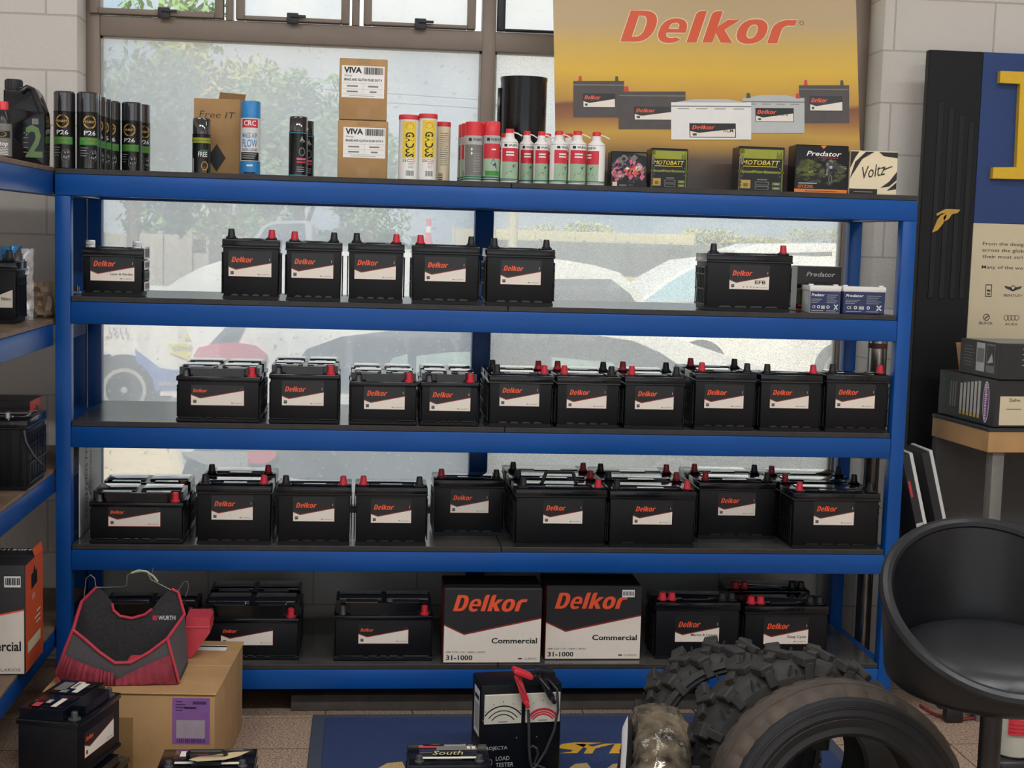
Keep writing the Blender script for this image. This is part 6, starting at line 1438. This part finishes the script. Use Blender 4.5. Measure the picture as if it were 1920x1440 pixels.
def tree(px, Y, ytop, wpx, mi, lb, n=6500, seed=1, clear=.25):
    p = atY(px, 445, Y); zt = atY(px, ytop, Y).z; w = atY(px+wpx/2, 400, Y).x-p.x
    t = thing('tree', lb, 'tree', (p.x, Y, -.02), 0, 'trees across the yard')
    b = MB(); rz_ = (zt*(1-clear))/2*1.05; leaves(b, (0, 0, zt-rz_), w, w*.8, rz_, n, zt*.017, M_LF[mi], seed); b.build('foliage', t)
    b = MB(); b.tube([(0, 0, 0), (.05, 0, zt*.3), (-.05, 0, zt*.7)], .12, M_BARK, 8, rr=[.16, .12, .05])
    b.tube([(.03, 0, zt*.3), (w*.4, .1, zt*.6)], .05, M_BARK, 6); b.tube([(.03, 0, zt*.35), (-w*.4, .1, zt*.65)], .05, M_BARK, 6); b.build('trunk', t); return t
tree(245, 24, 60, 260, 2, 'dark green tree at the left end beyond the left pane', seed=2)
tree(400, 27, 92, 300, 1, 'olive tree behind the open brown carton, beyond the left pane', seed=3)
tree(560, 25, 140, 240, 0, 'green tree left of the stacked brown cartons, beyond the left pane', seed=4)
tree(320, 40, -60, 240, 0, 'tall tree whose leaves reach the opening panes at the upper left', n=1500, seed=5)
tree(690, 34, 225, 160, 0, 'low hazy tree behind the grease cartridges', n=4000, seed=6)

def hedge(px0, px1, Y, ytop, mi, lb, seed):
    a = atY(px0, 450, Y); c = atY(px1, 450, Y); zt = atY((px0+px1)/2, ytop, Y).z
    t = thing('hedge', lb, 'hedge', ((a.x+c.x)/2, Y, -.02), 0, 'hedges along the street'); b = MB(); leaves(b, (0, 0, zt*.5), (c.x-a.x)/2*.75, .8, zt*.36, 2600, zt*.045, M_LF[mi], seed); b.build('foliage', t)
    b = MB()
    for i in range(5): x_ = (c.x-a.x)*(-.4+.2*i); b.tube([(x_, 0, 0), (x_+.1, 0, zt*.5)], .05, M_BARK, 6)
    b.build('stems', t)
hedge(180, 520, 33, 372, 0, 'green hedge seen under the rack top at the left', 11)
hedge(500, 900, 36, 384, 2, 'dark hedge seen under the rack top behind the ute', 12)
hedge(900, 1200, 70, 405, 3, 'yellowish hedge right of the rack centre post', 13)
hedge(1190, 1640, 66, 412, 1, 'long olive hedge beyond the white tray vehicle at the right', 14)
# fence and pale wall
def fence(px0, px1, Y, yt, yb, m, lb, name='fence'):
    a = atY(px0, yt, Y); c = atY(px1, yt, Y); zb = max(-.02, atY(px0, yb, Y).z) if yb else -.02
    t = thing(name, lb, name, (a.x, Y, -.02)); b = MB(); W = c.x-a.x; b.box(0, W, 0, .06, 0, a.z+.02, m, .01, 1); b.build('panel', t)
    b = MB(); n = 6
    for i in range(n+1): b.box(W*i/n-.06, W*i/n+.06, -.06, .0, 0, a.z+.1, m)
    b.build('posts', t)
fence(190, 520, 31, 436, None, mat('fence_grey', '9d968b', .8), 'grey paling fence beyond the left pane')
fence(850, 1300, 64, 428, None, mat('wall_cream', 'd8cda0', .8), 'low cream wall along the street beyond the right pane', 'low_wall')
fence(930, 1420, 63, 449, None, mat('dark_bank', '62686c', .9), 'dark grey embankment wall below the cream rail, beyond the right pane', 'embankment')
p = atY(962, 450, 58); t = thing('power_pole', 'pale concrete power pole right of the rack centre post', 'pole', (p.x, 58, -.02)); b = MB(); b.lathe([(.22, 0), (.14, 8.0)], mat('pole_concrete', 'b9b29e', .8), 16, cap1=True); b.build('pole', t); MB().box(-1.1, 1.1, -.06, .06, 7.2, 7.36, M_BARK, .01).build('crossarm', t)
b = MB(); 
for dz in (0, .35): b.tube([(p.x+1.0, 58, 7.4-dz), (p.x-8, 50, 6.9-dz), (p.x-22, 44, 7.6-dz)], .015, M_CAPK, 5)
tag(b.build('power_lines'), 'thin overhead wires crossing the sky behind the brown cartons', 'wire')
p = atY(803, 456, 22); t = thing('bollard', 'red and white striped bollard beyond the left pane', 'bollard', (p.x, 22, -.02)); h = atY(803, 408, 22).z; b = MB(); b.lathe([(.10, 0), (.10, h*.75), (.05, h*.85), (.05, h)], M_CAPR, 16, cap1=True); b.lathe([(.102, h*.5), (.102, h*.6)], M_WHITE, 16); b.lathe([(.055, h*.87), (.055, h*.93)], M_WHITE, 16); b.build('post', t)

# cars
M_CARW = mat('car_white', 'f2f0ea', .25, var=.01, coat=.6); M_CARG = mat('car_glass', '3d4650', .08, var=.1); M_CARL = mat('car_glass_light', '9fb7b0', .2); M_CARK = mat('car_cladding', '4b4d50', .6); M_LAMP = mat('tail_lamp_red', 'd6485a', .2, var=.1, coat=.5); M_WHL = mat('wheel_grey', 'a9aaab', .35, .6)
def outline(pts, Y, ox, oz=-.02): return [(q.x-ox, max(.12, q.z-oz)) for q in (atY(a, b_, Y) for a, b_ in pts)]
def car(pts, Y, depth, m, lb, name='car', wheels=(), tumble=.86):
    q = atY(sum(p[0] for p in pts)/len(pts), 600, Y); t = thing(name, lb, name.replace('_', ' '), (q.x, Y, -.02)); P = outline(pts, Y, q.x)
    zt = max(p[1] for p in P); b = MB(); b.prism(P, 0, depth, m)
    vs = []                                     # tumblehome: upper body narrower than the sills
    for x_, y_, z_ in b.v:
        k = max(0, (z_-zt*.55)/(zt*.45)); s_ = 1-(1-tumble)*k; vs.append((x_, depth/2+(y_-depth/2)*s_, z_))
    b.v = vs; b.build('body', t)
    for wx_ in wheels:
        for yy in (-.01, depth-.19):
            wq = MB(); wr = .30; wq.lathe([(wr*.6, 0), (wr, .01), (wr, .19), (wr*.6, .2)], M_TYRE, 32, axis='y', cap0=True, cap1=True); wq.lathe([(wr*.62, -.005), (wr*.3, .01), (.001, -.004)], M_WHL, 24, axis='y'); wq.build('wheel', t, (wx_, yy, wr+.002))
    return t, q, P
def on_side(t, q, Y, pts, m, nm, dy=.012, lb=None, depth=1.7, zt=1.5, th=.02):
    P = outline(pts, Y, q.x); b = MB(); b.prism(P, -dy, th, m); vs = []
    for x_, y_, z_ in b.v:
        k = max(0, (z_-zt*.55)/(zt*.45)); s_ = 1-.14*k; vs.append((x_, depth/2+(y_-depth/2)*s_, z_))
    b.v = vs; o = b.build(nm, t)
    if lb: o['label'] = lb
    return o
Y = 3.0
body = [(340, 905), (338, 850), (346, 740), (352, 690), (362, 650), (340, 600), (300, 548), (330, 525), (370, 503), (415, 488), (600, 472), (900, 474), (1060, 488), (1120, 498), (1168, 512), (1200, 545), (1262, 632), (1460, 700), (1590, 745), (1630, 800), (1640, 905)]
t, q, P = car(body, Y, 1.65, M_CARW, 'white hatchback parked close outside the window, side on, tail lamp at left', wheels=(-1.05, 1.35)); zt_ = max(p[1] for p in P)
kw = dict(depth=1.65, zt=zt_)
on_side(t, q, Y, [(535, 730), (548, 690), (575, 655), (640, 632), (740, 620), (830, 617), (980, 620), (1110, 628), (1190, 640), (1240, 662), (1296, 700), (1296, 730)], M_CARG, 'window_glass', **kw)
for pts in ([(718, 700), (735, 672), (764, 664), (766, 700)], [(780, 700), (781, 668), (840, 661), (882, 660), (884, 700)], [(1034, 700), (1035, 670), (1080, 674), (1150, 680), (1155, 700)]): on_side(t, q, Y, pts, M_CARL, 'far_window', dy=.016, **kw)
on_side(t, q, Y, [(1038, 570), (1042, 524), (1150, 524), (1186, 552), (1200, 574)], M_CARG, 'windscreen', **kw)
on_side(t, q, Y, [(393, 645), (424, 612), (458, 612), (440, 648)], M_CARG, 'quarter_glass', **kw)
on_side(t, q, Y, [(362, 668), (372, 652), (400, 645), (440, 642), (480, 648), (500, 664), (496, 676), (440, 680), (380, 678)], M_LAMP, 'tail_lamp', dy=.03, lb='red tail lamp', **kw)
on_side(t, q, Y, [(460, 905), (462, 843), (1565, 852), (1570, 905)], M_CARK, 'sill_cladding', **kw)
on_side(t, q, Y, [(465, 845), (520, 845), (517, 858), (500, 867), (466, 868)], M_LAMP, 'reflector', dy=.03, lb='red reflector', **kw)
on_side(t, q, Y, [(340, 846), (466, 846), (464, 884), (420, 880), (380, 868), (350, 855)], mat('bumper_grey', 'a9a9a8', .4), 'bumper_corner', dy=.02, **kw)

Y = 7.6
t, q, P = car([(60, 790), (60, 600), (90, 560), (200, 545), (440, 560), (600, 600), (640, 640), (650, 740), (300, 742), (200, 790)], Y, 1.6, mat('ute_white', 'd9d4d0', .35), 'white sign-written ute behind the hatchback tail, with a blue swoosh on its side', 'ute', wheels=(-.4, 1.2), tumble=.95); zt_ = max(p[1] for p in P)
kw = dict(depth=1.6, zt=99)
on_side(t, q, Y, [(253, 655), (300, 690), (420, 705), (430, 730), (272, 733), (264, 725), (258, 690)], mat('decal_blue', '5a6fb0', .4), 'swoosh_decal', dy=.004, **kw)
on_side(t, q, Y, [(315, 643), (372, 646), (372, 676), (352, 674), (318, 660)], mat('decal_yellow', 'dcd070', .4), 'yellow_decal', dy=.004, lb='yellow decal', **kw)
on_side(t, q, Y, [(346, 634), (350, 616), (366, 612), (382, 620), (384, 635)], mat('decal_yellow'), 'yellow_decal', dy=.004, lb='small yellow decal', **kw)
on_side(t, q, Y, [(150, 790), (150, 690), (170, 668), (205, 664), (232, 690), (250, 735), (250, 790)], M_TYRE, 'wheel_arch', dy=.01, **kw)
lt = MB()
for s_, px, py, h_, w_ in (('1511', 204, 626, .055, 34), ('BOWEN', 324, 657, .035, 44), ('GOODYEAR', 296, 722, .03, 80)):
    u = atY(px, py, Y); lt.text(lambda a_, c_: (u.x-q.x+a_, -.007, u.z+.02+c_), s_, 0, 0, h_, mat('decal_grey', '8e92a8', .5) if s_ != 'GOODYEAR' else mat('decal_gold', 'd8b060', .5), bold=.03, fit=atY(px+w_, py, Y).x-u.x)
lt.build('lettering', t)
# further cars
Y = 11.0
t, q, P = car([(1185, 800), (1180, 600), (1196, 566), (1250, 525), (1310, 492), (1420, 480), (1560, 482), (1640, 500), (1700, 560), (1720, 800)], Y, 1.7, M_CARW, 'white car with a pale blue windscreen behind the large EFB battery', wheels=(-.6, 1.0)); zt_ = max(p[1] for p in P)
on_side(t, q, Y, [(1206, 566), (1256, 530), (1312, 498), (1316, 566)], mat('windscreen_blue', '9fc0cf', .15), 'windscreen', depth=1.7, zt=zt_)
Y = 20
t, q, P = car([(440, 520), (440, 470), (466, 462), (490, 425), (510, 415), (570, 413), (584, 420), (586, 462), (700, 464), (702, 520)], Y, 1.8, mat('ute_grey', '9aa0a6', .4), 'hazy grey ute seen through the left pane above the second shelf', 'ute', wheels=(-.6, .9)); zt_ = max(p[1] for p in P)
on_side(t, q, Y, [(478, 458), (496, 428), (512, 420), (570, 419), (574, 458)], M_CARG, 'window_glass', depth=1.8, zt=zt_)
Y = 24
t, q, P = car([(1380, 545), (1380, 470), (1420, 458), (1570, 456), (1600, 480), (1660, 490), (1660, 545)], Y, 1.8, M_CARW, 'white tray vehicle beyond the black boxed battery at the right', 'ute', wheels=(-.6, .9)); on_side(t, q, Y, [(1400, 476), (1560, 472), (1560, 480), (1400, 484)], M_CARK, 'rail', depth=1.8, zt=99)
